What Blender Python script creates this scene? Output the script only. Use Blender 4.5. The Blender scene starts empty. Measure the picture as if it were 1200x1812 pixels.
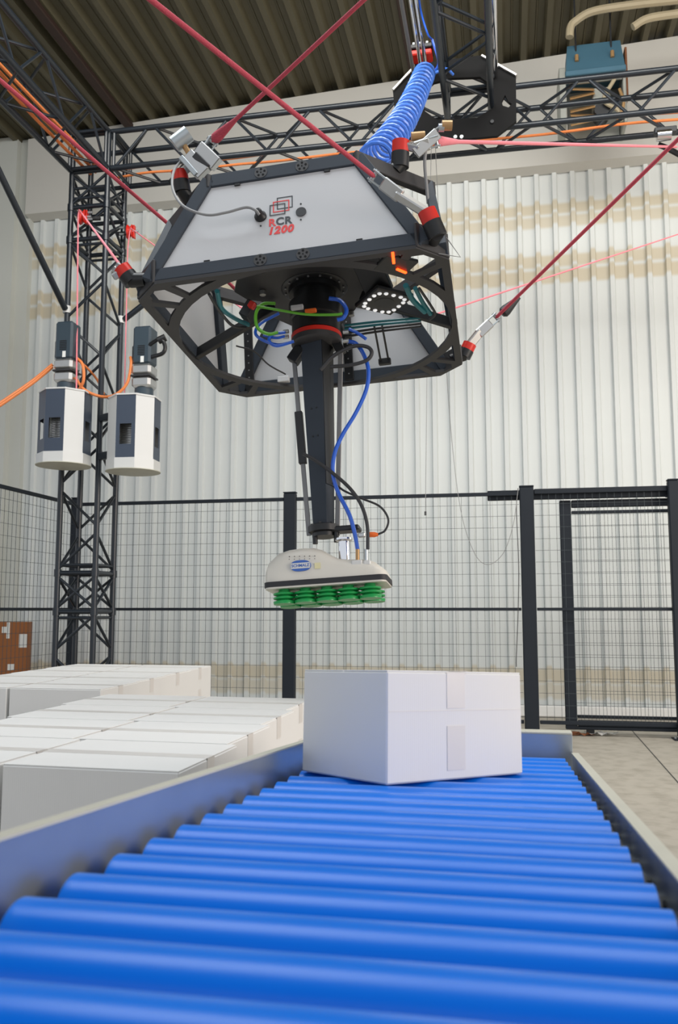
import bpy, bmesh, math, random
import numpy as np
from mathutils import Vector, Matrix, Euler

random.seed(7)
D = bpy.data
SC = bpy.context.scene
COL = SC.collection
PI = math.pi

# ------------------------------------------------------------------ camera
F, CX, CY, CAMH = 1523., 600., 906., 1.05
YAW = math.radians(10.95)
PIT = math.atan2(172, F)
cam = D.objects.new('camera', D.cameras.new('camera'))
COL.objects.link(cam)
cam.location = (0, 0, CAMH)
cam.rotation_euler = (PI / 2 + PIT, 0, YAW)
cam.data.sensor_fit = 'VERTICAL'
cam.data.sensor_height = 36
cam.data.lens = 36 * F / 1812
cam.data.dof.use_dof = True
cam.data.dof.focus_distance = 3.6
cam.data.dof.aperture_fstop = 6.3
cam.data.clip_start = 0.02
SC.camera = cam

# ------------------------------------------------------------------ world, lamps, exposure
SC.view_settings.view_transform = 'Standard'
SC.view_settings.look = 'None'
SC.view_settings.gamma = 1
SC.view_settings.use_curve_mapping = False
SC.view_settings.exposure = 0.0
w = D.worlds.new('world'); SC.world = w; w.use_nodes = True
w.node_tree.nodes['Background'].inputs[0].default_value = (0.88, 0.93, 1.0, 1)
w.node_tree.nodes['Background'].inputs[1].default_value = 0.88


def area(name, loc, target, sx, sy, power, col):
    l = D.lights.new(name, 'AREA'); l.shape = 'RECTANGLE'; l.size = sx; l.size_y = sy
    l.energy = power; l.color = col
    o = D.objects.new(name, l); COL.objects.link(o)
    o.location = loc
    o.rotation_euler = (Vector(target) - Vector(loc)).to_track_quat('-Z', 'Y').to_euler()
    return o


area('hall_lamp_overhead', (-1.0, 2.6, 6.0), (-1.0, 3.3, 0), 5.0, 2.2, 200, (0.88, 0.95, 1.0))
area('hall_lamp_aisle', (-.4, 3.9, 6.2), (-.4, 8.6, 1.6), 6.0, 1.2, 190, (1.0, 0.97, 0.90))
area('right_wall_fill', (4.6, 5.2, 3.4), (2.2, 8.9, 2.8), 1.6, 1.6, 90, (1.0, 0.89, 0.75))  # added unseen fill that warms and brightens the right of the back wall
area('dock_door_daylight', (5.2, 1.6, 2.6), (-1.0, 4.0, 1.2), 3.0, 3.0, 215, (1.0, 0.87, 0.76))


# ------------------------------------------------------------------ pixel helpers (direction only; depth comes from planes)
cy_, sy_, cp_, sp_ = math.cos(YAW), math.sin(YAW), math.cos(PIT), math.sin(PIT)
FW = Vector((-sy_ * cp_, cy_ * cp_, sp_)); RT = Vector((cy_, sy_, 0)); UP = RT.cross(FW)
CAM = Vector((0, 0, CAMH))


def ray(x, y): return FW + RT * ((x - CX) / F) - UP * ((y - CY) / F)
def onplane(x, y, n, o):
    r = ray(x, y); n = Vector(n); return CAM + r * ((Vector(o) - CAM).dot(n) / r.dot(n))
def atX(x, y, v): return onplane(x, y, (1, 0, 0), (v, 0, 0))
def atY(x, y, v): return onplane(x, y, (0, 1, 0), (0, v, 0))
def atZ(x, y, v): return onplane(x, y, (0, 0, 1), (0, 0, v))
def near(x, y, ref, off=0):                      # on the pixel's ray, at the depth of a known point
    return CAM + ray(x, y) * ((Vector(ref) - CAM).dot(FW) + off)


# ------------------------------------------------------------------ materials
def lin(c):
    return tuple((v / 255 / 12.92 if v / 255 <= .04045 else ((v / 255 + .055) / 1.055) ** 2.4) for v in c)


def mat(name, rgb, rough=.5, metal=0., var=0.05, scale=20., bump=0., emit=0., spec=.5, coat=0.):
    m = D.materials.new(name); m.use_nodes = True
    nt = m.node_tree; b = nt.nodes['Principled BSDF']
    c = lin(rgb)
    b.inputs['Roughness'].default_value = rough
    b.inputs['Metallic'].default_value = metal
    b.inputs['Specular IOR Level'].default_value = spec
    b.inputs['Coat Weight'].default_value = coat
    tc = nt.nodes.new('ShaderNodeTexCoord')
    no = nt.nodes.new('ShaderNodeTexNoise'); no.inputs['Scale'].default_value = scale; no.inputs['Detail'].default_value = 4
    nt.links.new(tc.outputs['Object'], no.inputs['Vector'])
    mx = nt.nodes.new('ShaderNodeMix'); mx.data_type = 'RGBA'
    mx.inputs[6].default_value = (*[v * (1 - var) for v in c], 1)
    mx.inputs[7].default_value = (*[min(1, v * (1 + var)) for v in c], 1)
    nt.links.new(no.outputs['Fac'], mx.inputs[0])
    nt.links.new(mx.outputs[2], b.inputs['Base Color'])
    if bump:
        bp = nt.nodes.new('ShaderNodeBump'); bp.inputs['Strength'].default_value = bump; bp.inputs['Distance'].default_value = .005
        nt.links.new(no.outputs['Fac'], bp.inputs['Height']); nt.links.new(bp.outputs['Normal'], b.inputs['Normal'])
    if emit:
        b.inputs['Emission Color'].default_value = (*c, 1); b.inputs['Emission Strength'].default_value = emit
    return m


M = {}
M['truss'] = mat('truss_paint', (27, 34, 42), .32, .0, .1, 8, spec=.6)
M['fence'] = mat('fence_paint', (28, 34, 42), .6, 0, .1, 8, spec=.3)
M['wire'] = mat('wire_paint', (58, 66, 70), .5, 0, .1, 8)
M['frame'] = mat('frame_anthracite', (56, 62, 70), .6, 0, .07, 12, spec=.22)
M['plate'] = mat('plate_graphite', (50, 49, 50), .5, 0, .07, 15)
M['black'] = mat('black_plastic', (20, 21, 23), .4, 0, .1, 15)
M['panel'] = mat('white_sheet_panel', (196, 196, 197), .45, 0, .02, 4)
M['white'] = mat('white_housing', (208, 208, 206), .35, 0, .02, 4)
M['navy'] = mat('slate_housing_panel', (58, 68, 84), .45, 0, .05, 6)
M['motor'] = mat('motor_blue_grey', (48, 62, 72), .4, 0, .06, 10)
M['alu'] = mat('aluminium', (190, 190, 188), .32, .85, .06, 30)
M['zinc'] = mat('galvanised_steel', (178, 184, 186), .38, .8, .12, 14)
M['chrome'] = mat('chrome', (225, 225, 228), .08, 1, .02, 10)
M['steel_grey'] = mat('grey_bar', (122, 122, 122), .45, .3, .05, 15)
M['red'] = mat('red_anodised', (205, 40, 28), .35, .1, .06, 20)
M['rope'] = mat('red_rope', (182, 66, 82), .75, 0, .16, 260, .6)
M['rope_far'] = mat('pink_rope', (232, 132, 142), .75, 0, .14, 260, .6)
M['bluehose'] = mat('blue_hose', (36, 92, 200), .28, 0, .05, 20, coat=.3)
M['coil'] = mat('blue_coil_hose', (74, 128, 228), .25, 0, .05, 20, coat=.4)
M['green'] = mat('green_cable', (98, 172, 46), .4)
M['teal'] = mat('teal_cable', (30, 112, 120), .4)
M['orange'] = mat('orange_cable', (228, 132, 72), .5, 0, .06)
M['grey_cable'] = mat('grey_cable', (138, 138, 138), .5)
M['dark_cable'] = mat('dark_cable', (48, 48, 50), .45)
M['ink_black'] = mat('ink_black', (58, 62, 66), .5)
M['ink_red'] = mat('ink_red', (222, 62, 62), .5)
M['ink_blue'] = mat('ink_blue', (56, 98, 178), .5)
M['ink_orange'] = mat('plug_orange', (238, 110, 40), .5)
M['roller'] = mat('blue_roller_sleeve', (2, 113, 222), .28, 0, .03, 6, spec=.3)
M['dark_gap'] = mat('dark_bearing', (34, 36, 40), .5)
M['rail'] = mat('rail_galvanised', (176, 182, 186), .3, .75, .10, 9)
M['cream'] = mat('rail_lip_cream', (190, 188, 174), .5, 0, .06, 12)
M['gripper'] = mat('gripper_shell', (214, 210, 200), .4, 0, .03, 10)
M['foot'] = mat('grip_band_black', (38, 38, 42), .6, 0, .08, 40)
M['cup'] = mat('green_suction_cup', (20, 150, 74), .35, 0, .06, 30, coat=.2)
M['beige'] = mat('beige_pipe', (164, 152, 126), .6, 0, .1, 8)
M['heater'] = mat('heater_blue', (66, 104, 124), .5, .1, .12, 6)
M['heater_grey'] = mat('heater_grey', (150, 152, 146), .5, .2, .2, 8)
M['rust'] = mat('rusty_bracket', (120, 74, 46), .7, .1, .3, 14)
M['brown'] = mat('roof_brown_steel', (50, 32, 25), .7, 0, .2, 6)
M['led'] = mat('red_led', (255, 60, 14), .4, emit=6)
M['lamp'] = mat('ring_led', (250, 250, 250), .3, emit=.5)
M['matte_black'] = mat('matte_black', (17, 17, 18), .75, 0, .1, 15, spec=.2)
M['paper'] = mat('paper_label', (226, 226, 222), .7, 0, .06, 60)
M['tape'] = mat('packing_tape', (216, 212, 208), .3, 0, .03, 20)
M['header'] = mat('header_cladding', (198, 196, 190), .6, 0, .04, 2)
M['pilaster'] = mat('pilaster_cladding', (196, 198, 192), .6, 0, .04, 2)
M['skirt'] = mat('white_sill', (232, 232, 230), .5, 0, .05, 6)
M['bronze'] = mat('bronze_fitting', (176, 140, 96), .4, .5, .1, 30)


def carton_mat(name, rgb):
    m = mat(name, rgb, .72, 0, .03, 5, .05)
    nt = m.node_tree; b = nt.nodes['Principled BSDF']
    tc = nt.nodes.new('ShaderNodeTexCoord')
    wv = nt.nodes.new('ShaderNodeTexWave'); wv.inputs['Scale'].default_value = 60; wv.inputs['Distortion'].default_value = 1
    nt.links.new(tc.outputs['Object'], wv.inputs['Vector'])
    bp = nt.nodes.new('ShaderNodeBump'); bp.inputs['Strength'].default_value = .04; bp.inputs['Distance'].default_value = .002
    nt.links.new(wv.outputs['Fac'], bp.inputs['Height']); nt.links.new(bp.outputs['Normal'], b.inputs['Normal'])
    return m


M['carton'] = carton_mat('white_carton', (222, 221, 219))
M['kraft'] = carton_mat('brown_carton', (150, 92, 48))
M['wood'] = mat('pallet_wood', (168, 138, 100), .8, 0, .2, 12, .2)


def floor_mat():
    m = mat('concrete', (176, 170, 158), .6, 0, .14, 1.6, .05)
    nt = m.node_tree; b = nt.nodes['Principled BSDF']
    tc = nt.nodes.new('ShaderNodeTexCoord')
    n2 = nt.nodes.new('ShaderNodeTexNoise'); n2.inputs['Scale'].default_value = 9; n2.inputs['Detail'].default_value = 8
    nt.links.new(tc.outputs['Object'], n2.inputs['Vector'])
    rp = nt.nodes.new('ShaderNodeValToRGB'); rp.color_ramp.elements[0].position = .30; rp.color_ramp.elements[1].position = .55
    rp.color_ramp.elements[0].color = (.62, .60, .56, 1); rp.color_ramp.elements[1].color = (1, 1, 1, 1)
    nt.links.new(n2.outputs['Fac'], rp.inputs[0])
    src = b.inputs['Base Color'].links[0].from_socket
    mu = nt.nodes.new('ShaderNodeMix'); mu.data_type = 'RGBA'; mu.blend_type = 'MULTIPLY'; mu.inputs[0].default_value = .6
    nt.links.new(src, mu.inputs[6]); nt.links.new(rp.outputs[0], mu.inputs[7]); nt.links.new(mu.outputs[2], b.inputs['Base Color'])
    return m


M['floor'] = floor_mat()


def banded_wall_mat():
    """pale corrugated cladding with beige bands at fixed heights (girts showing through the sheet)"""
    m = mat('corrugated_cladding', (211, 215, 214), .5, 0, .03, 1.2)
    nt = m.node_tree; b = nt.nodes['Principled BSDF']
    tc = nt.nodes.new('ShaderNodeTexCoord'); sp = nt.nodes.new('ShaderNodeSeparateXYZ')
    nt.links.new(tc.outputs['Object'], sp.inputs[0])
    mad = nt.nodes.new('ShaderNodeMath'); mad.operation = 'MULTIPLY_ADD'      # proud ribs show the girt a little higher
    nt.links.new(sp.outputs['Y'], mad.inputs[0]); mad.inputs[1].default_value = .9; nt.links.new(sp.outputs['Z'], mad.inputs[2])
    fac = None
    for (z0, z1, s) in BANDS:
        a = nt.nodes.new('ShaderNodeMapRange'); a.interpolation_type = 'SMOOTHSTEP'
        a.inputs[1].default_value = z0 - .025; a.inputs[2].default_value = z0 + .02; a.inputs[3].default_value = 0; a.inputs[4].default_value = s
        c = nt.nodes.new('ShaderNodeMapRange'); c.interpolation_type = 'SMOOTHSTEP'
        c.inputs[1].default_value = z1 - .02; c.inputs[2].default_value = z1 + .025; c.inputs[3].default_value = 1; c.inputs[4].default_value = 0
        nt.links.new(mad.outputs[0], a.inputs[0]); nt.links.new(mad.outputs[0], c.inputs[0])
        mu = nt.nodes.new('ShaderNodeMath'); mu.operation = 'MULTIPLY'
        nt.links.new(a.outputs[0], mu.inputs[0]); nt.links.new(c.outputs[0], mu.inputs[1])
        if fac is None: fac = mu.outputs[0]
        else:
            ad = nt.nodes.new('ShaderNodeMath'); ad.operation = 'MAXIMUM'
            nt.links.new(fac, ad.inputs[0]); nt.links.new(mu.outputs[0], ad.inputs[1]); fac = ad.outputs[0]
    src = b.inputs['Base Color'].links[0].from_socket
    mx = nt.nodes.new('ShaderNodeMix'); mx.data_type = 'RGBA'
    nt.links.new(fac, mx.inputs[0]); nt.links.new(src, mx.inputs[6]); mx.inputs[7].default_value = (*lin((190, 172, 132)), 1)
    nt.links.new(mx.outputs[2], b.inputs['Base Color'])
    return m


M['roof'] = mat('roof_deck_olive', (84, 79, 60), .6, 0, .12, 3)


# ------------------------------------------------------------------ mesh helpers
def root_offset(q):
    b = Vector((0, 0, 0))
    while q:
        if q.get('_local'): return Vector((0, 0, 0))
        b = b + q.location; q = q.parent
    return b


class MB:
    def __init__(s): s.v = []; s.f = []

    def add(s, vs, fs):
        n = len(s.v); s.v += [Vector(v) for v in vs]; s.f += [tuple(i + n for i in f) for f in fs]; return s

    def box(s, c, d, R=None, taper=None):
        R = R or Matrix.Identity(3); c = Vector(c); x, y, z = d[0] / 2, d[1] / 2, d[2] / 2
        t = taper or 1
        vs = [(-x, -y, -z), (x, -y, -z), (x, y, -z), (-x, y, -z), (-x * t, -y * t, z), (x * t, -y * t, z), (x * t, y * t, z), (-x * t, y * t, z)]
        return s.add([c + R @ Vector(v) for v in vs], [(0, 3, 2, 1), (4, 5, 6, 7), (0, 1, 5, 4), (1, 2, 6, 5), (2, 3, 7, 6), (3, 0, 4, 7)])

    def cbox(s, c, d, b=.003, R=None):           # box with chamfered edges
        R = R or Matrix.Identity(3); c = Vector(c); h = [d[0] / 2, d[1] / 2, d[2] / 2]
        b = min(b, *[q * .45 for q in h])
        idx = {}; vs = []
        for sx in (-1, 1):
            for sy in (-1, 1):
                for sz in (-1, 1):
                    sg = (sx, sy, sz)
                    for ax in range(3):
                        p = [sg[k] * (h[k] - (b if k != ax else 0)) for k in range(3)]
                        idx[(sg, ax)] = len(vs); vs.append(c + R @ Vector(p))
        fs = []
        for ax in range(3):
            o = [k for k in range(3) if k != ax]
            for sg in (-1, 1):
                q = []
                for a, bb in ((-1, -1), (1, -1), (1, 1), (-1, 1)):
                    t = [0, 0, 0]; t[ax] = sg; t[o[0]] = a; t[o[1]] = bb; q.append(idx[(tuple(t), ax)])
                fs.append(tuple(q))
        for ax in range(3):                      # edges parallel to ax
            o = [k for k in range(3) if k != ax]
            for a in (-1, 1):
                for bb in (-1, 1):
                    t0 = [0, 0, 0]; t0[o[0]] = a; t0[o[1]] = bb; t1 = list(t0); t0[ax] = -1; t1[ax] = 1
                    t0 = tuple(t0); t1 = tuple(t1)
                    fs.append((idx[(t0, o[0])], idx[(t1, o[0])], idx[(t1, o[1])], idx[(t0, o[1])]))
        for sx in (-1, 1):
            for sy in (-1, 1):
                for sz in (-1, 1):
                    g = (sx, sy, sz); fs.append((idx[(g, 0)], idx[(g, 1)], idx[(g, 2)]))
        return s.add(vs, fs)

    def cyl(s, p0, p1, r0, r1=None, n=16, cap=True):
        p0, p1 = Vector(p0), Vector(p1); r1 = r0 if r1 is None else r1
        z = (p1 - p0).normalized(); x = z.orthogonal().normalized(); y = z.cross(x)
        vs = []
        for p, r in ((p0, r0), (p1, r1)):
            for i in range(n):
                a = 2 * PI * i / n; vs.append(p + (x * math.cos(a) + y * math.sin(a)) * r)
        fs = [(i, (i + 1) % n, n + (i + 1) % n, n + i) for i in range(n)]
        if cap: fs += [tuple(range(n - 1, -1, -1)), tuple(range(n, 2 * n))]
        return s.add(vs, fs)

    def lathe(s, p0, axis, prof, n=20):          # prof: list of (r, h) along axis
        p0 = Vector(p0); z = Vector(axis).normalized(); x = z.orthogonal().normalized(); y = z.cross(x)
        vs = []; fs = []
        for r, h in prof:
            for i in range(n):
                a = 2 * PI * i / n; vs.append(p0 + z * h + (x * math.cos(a) + y * math.sin(a)) * r)
        for k in range(len(prof) - 1):
            for i in range(n):
                j = (i + 1) % n; fs.append((k * n + i, k * n + j, (k + 1) * n + j, (k + 1) * n + i))
        fs += [tuple(range(n - 1, -1, -1)), tuple(range((len(prof) - 1) * n, len(prof) * n))]
        return s.add(vs, fs)

    def tube(s, pts, r, n=8, closed=False):
        pts = [Vector(p) for p in pts]; N = len(pts); rr = r if isinstance(r, (list, tuple)) else [r] * N
        T = []
        for i in range(N):
            a = pts[(i - 1) % N] if closed or i > 0 else pts[0]; b = pts[(i + 1) % N] if closed or i < N - 1 else pts[-1]
            T.append((b - a).normalized())
        x = T[0].orthogonal().normalized(); vs = []
        for i in range(N):
            x = (x - T[i] * x.dot(T[i]));  x = x.normalized() if x.length > 1e-6 else T[i].orthogonal().normalized()
            y = T[i].cross(x)
            for k in range(n):
                a = 2 * PI * k / n; vs.append(pts[i] + (x * math.cos(a) + y * math.sin(a)) * rr[i])
        fs = []
        for i in range(N if closed else N - 1):
            j = (i + 1) % N
            for k in range(n): l = (k + 1) % n; fs.append((i * n + k, i * n + l, j * n + l, j * n + k))
        if not closed: fs += [tuple(range(n - 1, -1, -1)), tuple(range((N - 1) * n, N * n))]
        return s.add(vs, fs)

    def prism(s, outer, holes, o, u, v, th):     # polygon with holes in plane (o,u,v), thickness th along u x v
        o, u, v = Vector(o), Vector(u), Vector(v); nrm = u.cross(v).normalized() * th
        loops = [[Vector((a, b, 0)) for a, b in l] for l in [outer] + list(holes)]
        flat = [p for l in loops for p in l]; n = len(flat)
        bm = bmesh.new(); bv = [bm.verts.new(p) for p in flat]; es = []; k = 0
        for l in loops:
            m = len(l); es += [bm.edges.new((bv[k + i], bv[k + (i + 1) % m])) for i in range(m)]; k += m
        bm.verts.index_update()
        bmesh.ops.triangle_fill(bm, use_beauty=True, use_dissolve=False, edges=es, normal=(0, 0, 1))
        tris = [tuple(q.index for q in f.verts) for f in bm.faces]; bm.free()
        vs = [o + u * p.x + v * p.y for p in flat]; vs += [p + nrm for p in vs]
        fs = [tuple(t) for t in tris] + [tuple(i + n for i in reversed(t)) for t in tris]
        k = 0
        for l in loops:
            m = len(l)
            for i in range(m): a, b = k + i, k + (i + 1) % m; fs.append((a, b, b + n, a + n))
            k += m
        return s.add(vs, fs)

    def build(s, name, m, parent=None, smooth=False, base=None):
        me = D.meshes.new(name)
        b = Vector(base) if base is not None else Vector((0, 0, 0))
        if parent is not None and base is None: b = root_offset(parent)
        me.from_pydata([v - b for v in s.v], [], s.f)
        bm = bmesh.new(); bm.from_mesh(me); bmesh.ops.recalc_face_normals(bm, faces=bm.faces); bm.to_mesh(me); bm.free()
        if smooth:
            for p in me.polygons: p.use_smooth = True
            me.set_sharp_from_angle(angle=math.radians(38))
        me.materials.append(M[m] if isinstance(m, str) else m)
        o = D.objects.new(name, me); COL.objects.link(o)
        if parent is not None: o.parent = parent
        elif base is not None: o.location = b
        return o


def tag(o, label, cat=None, group=None, kind=None):
    o['label'] = label
    if cat: o['category'] = cat
    if group: o['group'] = group
    if kind: o['kind'] = kind
    return o


def struct(o): o['kind'] = 'structure'; return o


def thing(name, loc, label, cat, group=None, rot=None, local=False):
    e = D.objects.new(name, None); COL.objects.link(e); e.location = loc; e.empty_display_size = .1
    if rot: e.rotation_euler = rot
    if local: e['_local'] = 1
    return tag(e, label, cat, group)


_unit = {}
def rod(name, p0, p1, r, m, parent, n=10, base=None):
    """straight round bar as an object that shares one unit-cylinder mesh"""
    key = (m, n)
    if key not in _unit:
        mb = MB().cyl((0, 0, 0), (0, 0, 1), 1, n=n); o = mb.build('unit_bar', m, smooth=True); _unit[key] = o.data; D.objects.remove(o)
    o = D.objects.new(name, _unit[key]); COL.objects.link(o)
    b = root_offset(parent) if parent is not None else Vector((0, 0, 0))
    p0, p1 = Vector(p0) - b, Vector(p1) - b
    d = p1 - p0
    o.location = p0; o.rotation_euler = d.to_track_quat('Z', 'Y').to_euler(); o.scale = (r, r, d.length)
    if parent is not None: o.parent = parent
    return o


def smoothpath(pts, k=8):
    """Catmull-Rom through points"""
    P = [Vector(p) for p in pts]; P = [P[0] * 2 - P[1]] + P + [P[-1] * 2 - P[-2]]; out = []
    for i in range(1, len(P) - 2):
        a, b, c, d = P[i - 1:i + 3]
        for j in range(k):
            t = j / k
            out.append(.5 * ((2 * b) + (c - a) * t + (2 * a - 5 * b + 4 * c - d) * t * t + (-a + 3 * b - 3 * c + d) * t ** 3))
    out.append(P[-2]); return out


def text_part(name, txt, size, m, parent, origin, u, v, depth=.0008, shear=0., bold=0., spacing=1.):
    cu = D.curves.new(name, 'FONT'); cu.body = txt; cu.size = size; cu.extrude = depth; cu.shear = shear; cu.offset = bold
    cu.align_x = 'CENTER'; cu.align_y = 'CENTER'; cu.space_character = spacing; cu.resolution_u = 4
    o = D.objects.new(name, cu); COL.objects.link(o)
    dg = bpy.context.evaluated_depsgraph_get(); me = D.meshes.new_from_object(o.evaluated_get(dg))
    D.objects.remove(o)
    u = Vector(u).normalized(); v = Vector(v); v = (v - u * v.dot(u)).normalized(); nrm = u.cross(v)
    Mx = Matrix((u, v, nrm)).transposed().to_4x4(); Mx.translation = Vector(origin)
    me.transform(Mx); me.materials.clear(); me.materials.append(M[m])
    q = D.objects.new(name, me); COL.objects.link(q); q.parent = parent
    return q


#==================================================================== STRUCTURE
YF, YW = 7.545, 8.88
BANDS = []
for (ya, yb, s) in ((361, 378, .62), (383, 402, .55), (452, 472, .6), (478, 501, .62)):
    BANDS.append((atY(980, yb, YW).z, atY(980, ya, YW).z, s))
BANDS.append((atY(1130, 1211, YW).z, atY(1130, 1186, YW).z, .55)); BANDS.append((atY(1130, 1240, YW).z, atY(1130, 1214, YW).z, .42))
def roofz(x): return 6.80 + .045 * x
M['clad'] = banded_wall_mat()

struct(MB().box((0, 4, -.05), (40, 40, .1)).build('floor', 'floor', base=(0, 0, 0)))
# expansion joints in the concrete
j0, j1 = atZ(1125, 1300, 0), atZ(1200, 1385, 0)
fl = D.objects['floor']
d = (j1 - j0).normalized()
mb = MB().tube([j0 + Vector((0, 0, .0005)) - d * .3, j1 + d * 4 + Vector((0, 0, .0005))], .004, 4)
mb.build('floor_joint', 'dark_cable', fl, base=(0, 0, 0))

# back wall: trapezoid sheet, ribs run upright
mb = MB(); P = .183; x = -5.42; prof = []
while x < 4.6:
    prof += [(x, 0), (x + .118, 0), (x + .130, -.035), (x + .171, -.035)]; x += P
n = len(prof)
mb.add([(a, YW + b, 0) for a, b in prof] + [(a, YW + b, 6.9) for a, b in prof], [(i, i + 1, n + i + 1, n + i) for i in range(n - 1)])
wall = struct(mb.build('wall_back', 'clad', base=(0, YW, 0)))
wl = struct(MB().box((-7.25, YW - .02, 3.3), (3.7, .12, 6.6)).build('wall_left', 'pilaster', base=(-7.25, YW - .08, 0)))
MB().box((-7.4, YW - .12, 3.3), (3.7, .1, 6.6)).build('flat_panel', 'pilaster', wl, base=(-7.25, YW - .08, 0)).location = (0, 0, 0)
# header band under the roof, with a sloped ledge
zb = 5.60
h = MB()
xa, xb = -5.42, 5.0
h.add([(xa, YW - .02, zb), (xa, YW - .16, zb + .03), (xa, YW - .16, roofz(xa)), (xa, YW, roofz(xa)),
       (xb, YW - .02, zb), (xb, YW - .16, zb + .03), (xb, YW - .16, roofz(xb)), (xb, YW, roofz(xb))],
      [(0, 1, 5, 4), (1, 2, 6, 5), (2, 3, 7, 6), (3, 0, 4, 7), (0, 3, 2, 1), (4, 5, 6, 7)])
struct(h.build('trim_1', 'header', base=(0, YW, zb)))
struct(MB().cbox((0, YW - .07, .06), (10.6, .05, .11), .01).build('baseboard_back', 'skirt', base=(0, YW - .07, 0)))

# roof deck, ribs run front to back
mb = MB(); prof = []; x = -11.0
while x < 8:
    prof += [(x, 0), (x + .055, 0), (x + .080, .080), (x + .138, .080), (x + .145, .070), (x + .155, .070), (x + .162, .080), (x + .220, .080)]; x += .245
n = len(prof)
mb.add([(a, -3.0, roofz(a) + b) for a, b in prof] + [(a, YW + .1, roofz(a) + b) for a, b in prof], [(i, i + 1, n + i + 1, n + i) for i in range(n - 1)])
struct(mb.build('ceiling', 'roof', base=(0, 0, 6.8)))
for i, (px, py, wd) in enumerate(((215, 205, .1), (722, 80, .07))):
    z = 6.62
    q = atZ(px, py, z); 
    q = atZ(px, py, roofz(q.x) - .03)
    zz = roofz(q.x) - .035
    o = struct(MB().cbox((q.x, 3.2, zz), (wd, 11.2, .06), .01).build('trim_%d' % (i + 2), 'brown', base=(q.x, 3.2, zz)))

#==================================================================== TRUSSES
S = .33; TX, TY, ZT, ZB = -3.606, 6.5, 5.135, 4.805
CR, BR = .0245, .0122


def truss(root, o, ax, u, v, L, phase=0, bay=.35, ends=(True, True)):
    o, ax, u, v = Vector(o), Vector(ax), Vector(u), Vector(v)
    cs = [o, o + u, o + u + v, o + v]
    for c in cs: rod('chord', c, c + ax * L, CR, 'truss', root, 12)
    nb = max(1, round(L / bay)); bl = L / nb
    for k in range(4):
        a, b = cs[k], cs[(k + 1) % 4]
        for i in range(nb):
            p, q = (a, b) if (i + phase + k) % 2 == 0 else (b, a)
            rod('brace', p + ax * (i * bl + .03), q + ax * ((i + 1) * bl - .03), BR, 'truss', root, 8)
        if ends[0]: rod('rung', a + ax * .02, b + ax * .02, BR * 1.3, 'truss', root, 8)
        if ends[1]: rod('rung', a + ax * (L - .02), b + ax * (L - .02), BR * 1.3, 'truss', root, 8)


tower = thing('truss_tower', (TX + S / 2, TY + S / 2, 0), 'dark square truss tower standing on the floor in the fence corner', 'truss tower')
X1, Y1 = Vector((S, 0, 0)), Vector((0, S, 0))
zs = [0.012, 1.03, 1.345, 4.19, 4.48, 4.80]
tcs = [Vector((TX, TY, 0)), Vector((TX + S, TY, 0)), Vector((TX + S, TY + S, 0)), Vector((TX, TY + S, 0))]
for c in tcs:
    rod('chord', c + Vector((0, 0, .012)), c + Vector((0, 0, ZT + .02)), CR, 'truss', tower, 12)
for a, b in zip(zs[:-1], zs[1:]):
    L = b - a; nb = max(1, round(L / .37)); bl = L / nb
    for k in range(4):
        p, q = tcs[k], tcs[(k + 1) % 4]
        for i in range(nb):
            z0, z1 = a + i * bl + .03, a + (i + 1) * bl - .03
            aa, bb = (p, q) if (i + k) % 2 == 0 else (q, p)
            rod('brace', aa + Vector((0, 0, z0)), bb + Vector((0, 0, z1)), BR, 'truss', tower, 8)
            if nb == 1: rod('brace', bb + Vector((0, 0, z0)), aa + Vector((0, 0, z1)), BR, 'truss', tower, 8)
for z, r in ((.98, BR), (1.03, CR * .8), (1.345, CR * .8), (1.41, BR), (4.14, BR), (4.19, CR * .8), (4.48, CR * .8), (4.56, BR), (4.65, BR), (4.80, CR * .8), (ZT, CR)):
    for k in range(4): rod('rung', tcs[k] + Vector((0, 0, z)), tcs[(k + 1) % 4] + Vector((0, 0, z)), r, 'truss', tower, 10)
for z in (1.03, 1.345, 4.19, 4.48):
    for c in tcs: rod('coupling', c + Vector((0, 0, z - .03)), c + Vector((0, 0, z + .03)), CR * 1.28, 'truss', tower, 12)
mb = MB().cbox((TX + S / 2, TY + S / 2, .006), (.5, .5, .012), .002); mb.build('base_plate', 'truss', tower)
for (ca, za, zb2) in ((tcs[1], 4.6, 4.68), (tcs[0], 3.9, 4.15), (tcs[1], 3.75, 4.2)):   # bright sleeves on the chords
    pass

bt = thing('truss_beam', (TX + S, TY, ZB), 'dark truss beam running along the back wall from the tower', 'truss beam')
truss(bt, (TX + S + .03, TY, ZB), (1, 0, 0), (0, S, 0), (0, 0, S), 5.7, 0)
lt = thing('truss_beam', (TX, TY, ZB), 'dark truss beam carrying orange cables beside the left end of the hall', 'truss beam')
truss(lt, (TX, TY - .03, ZB), (0, -1, 0), (S, 0, 0), (0, 0, S), 5.2, 1)
mt = thing('truss_beam', (-.38, TY, ZB), 'dark truss beam crossing above the platform through the octagonal plate', 'truss beam')
truss(mt, (-.365, TY - .03, ZB), (0, -1, 0), (S, 0, 0), (0, 0, S), 5.0, 0, ends=(True, True))

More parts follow.
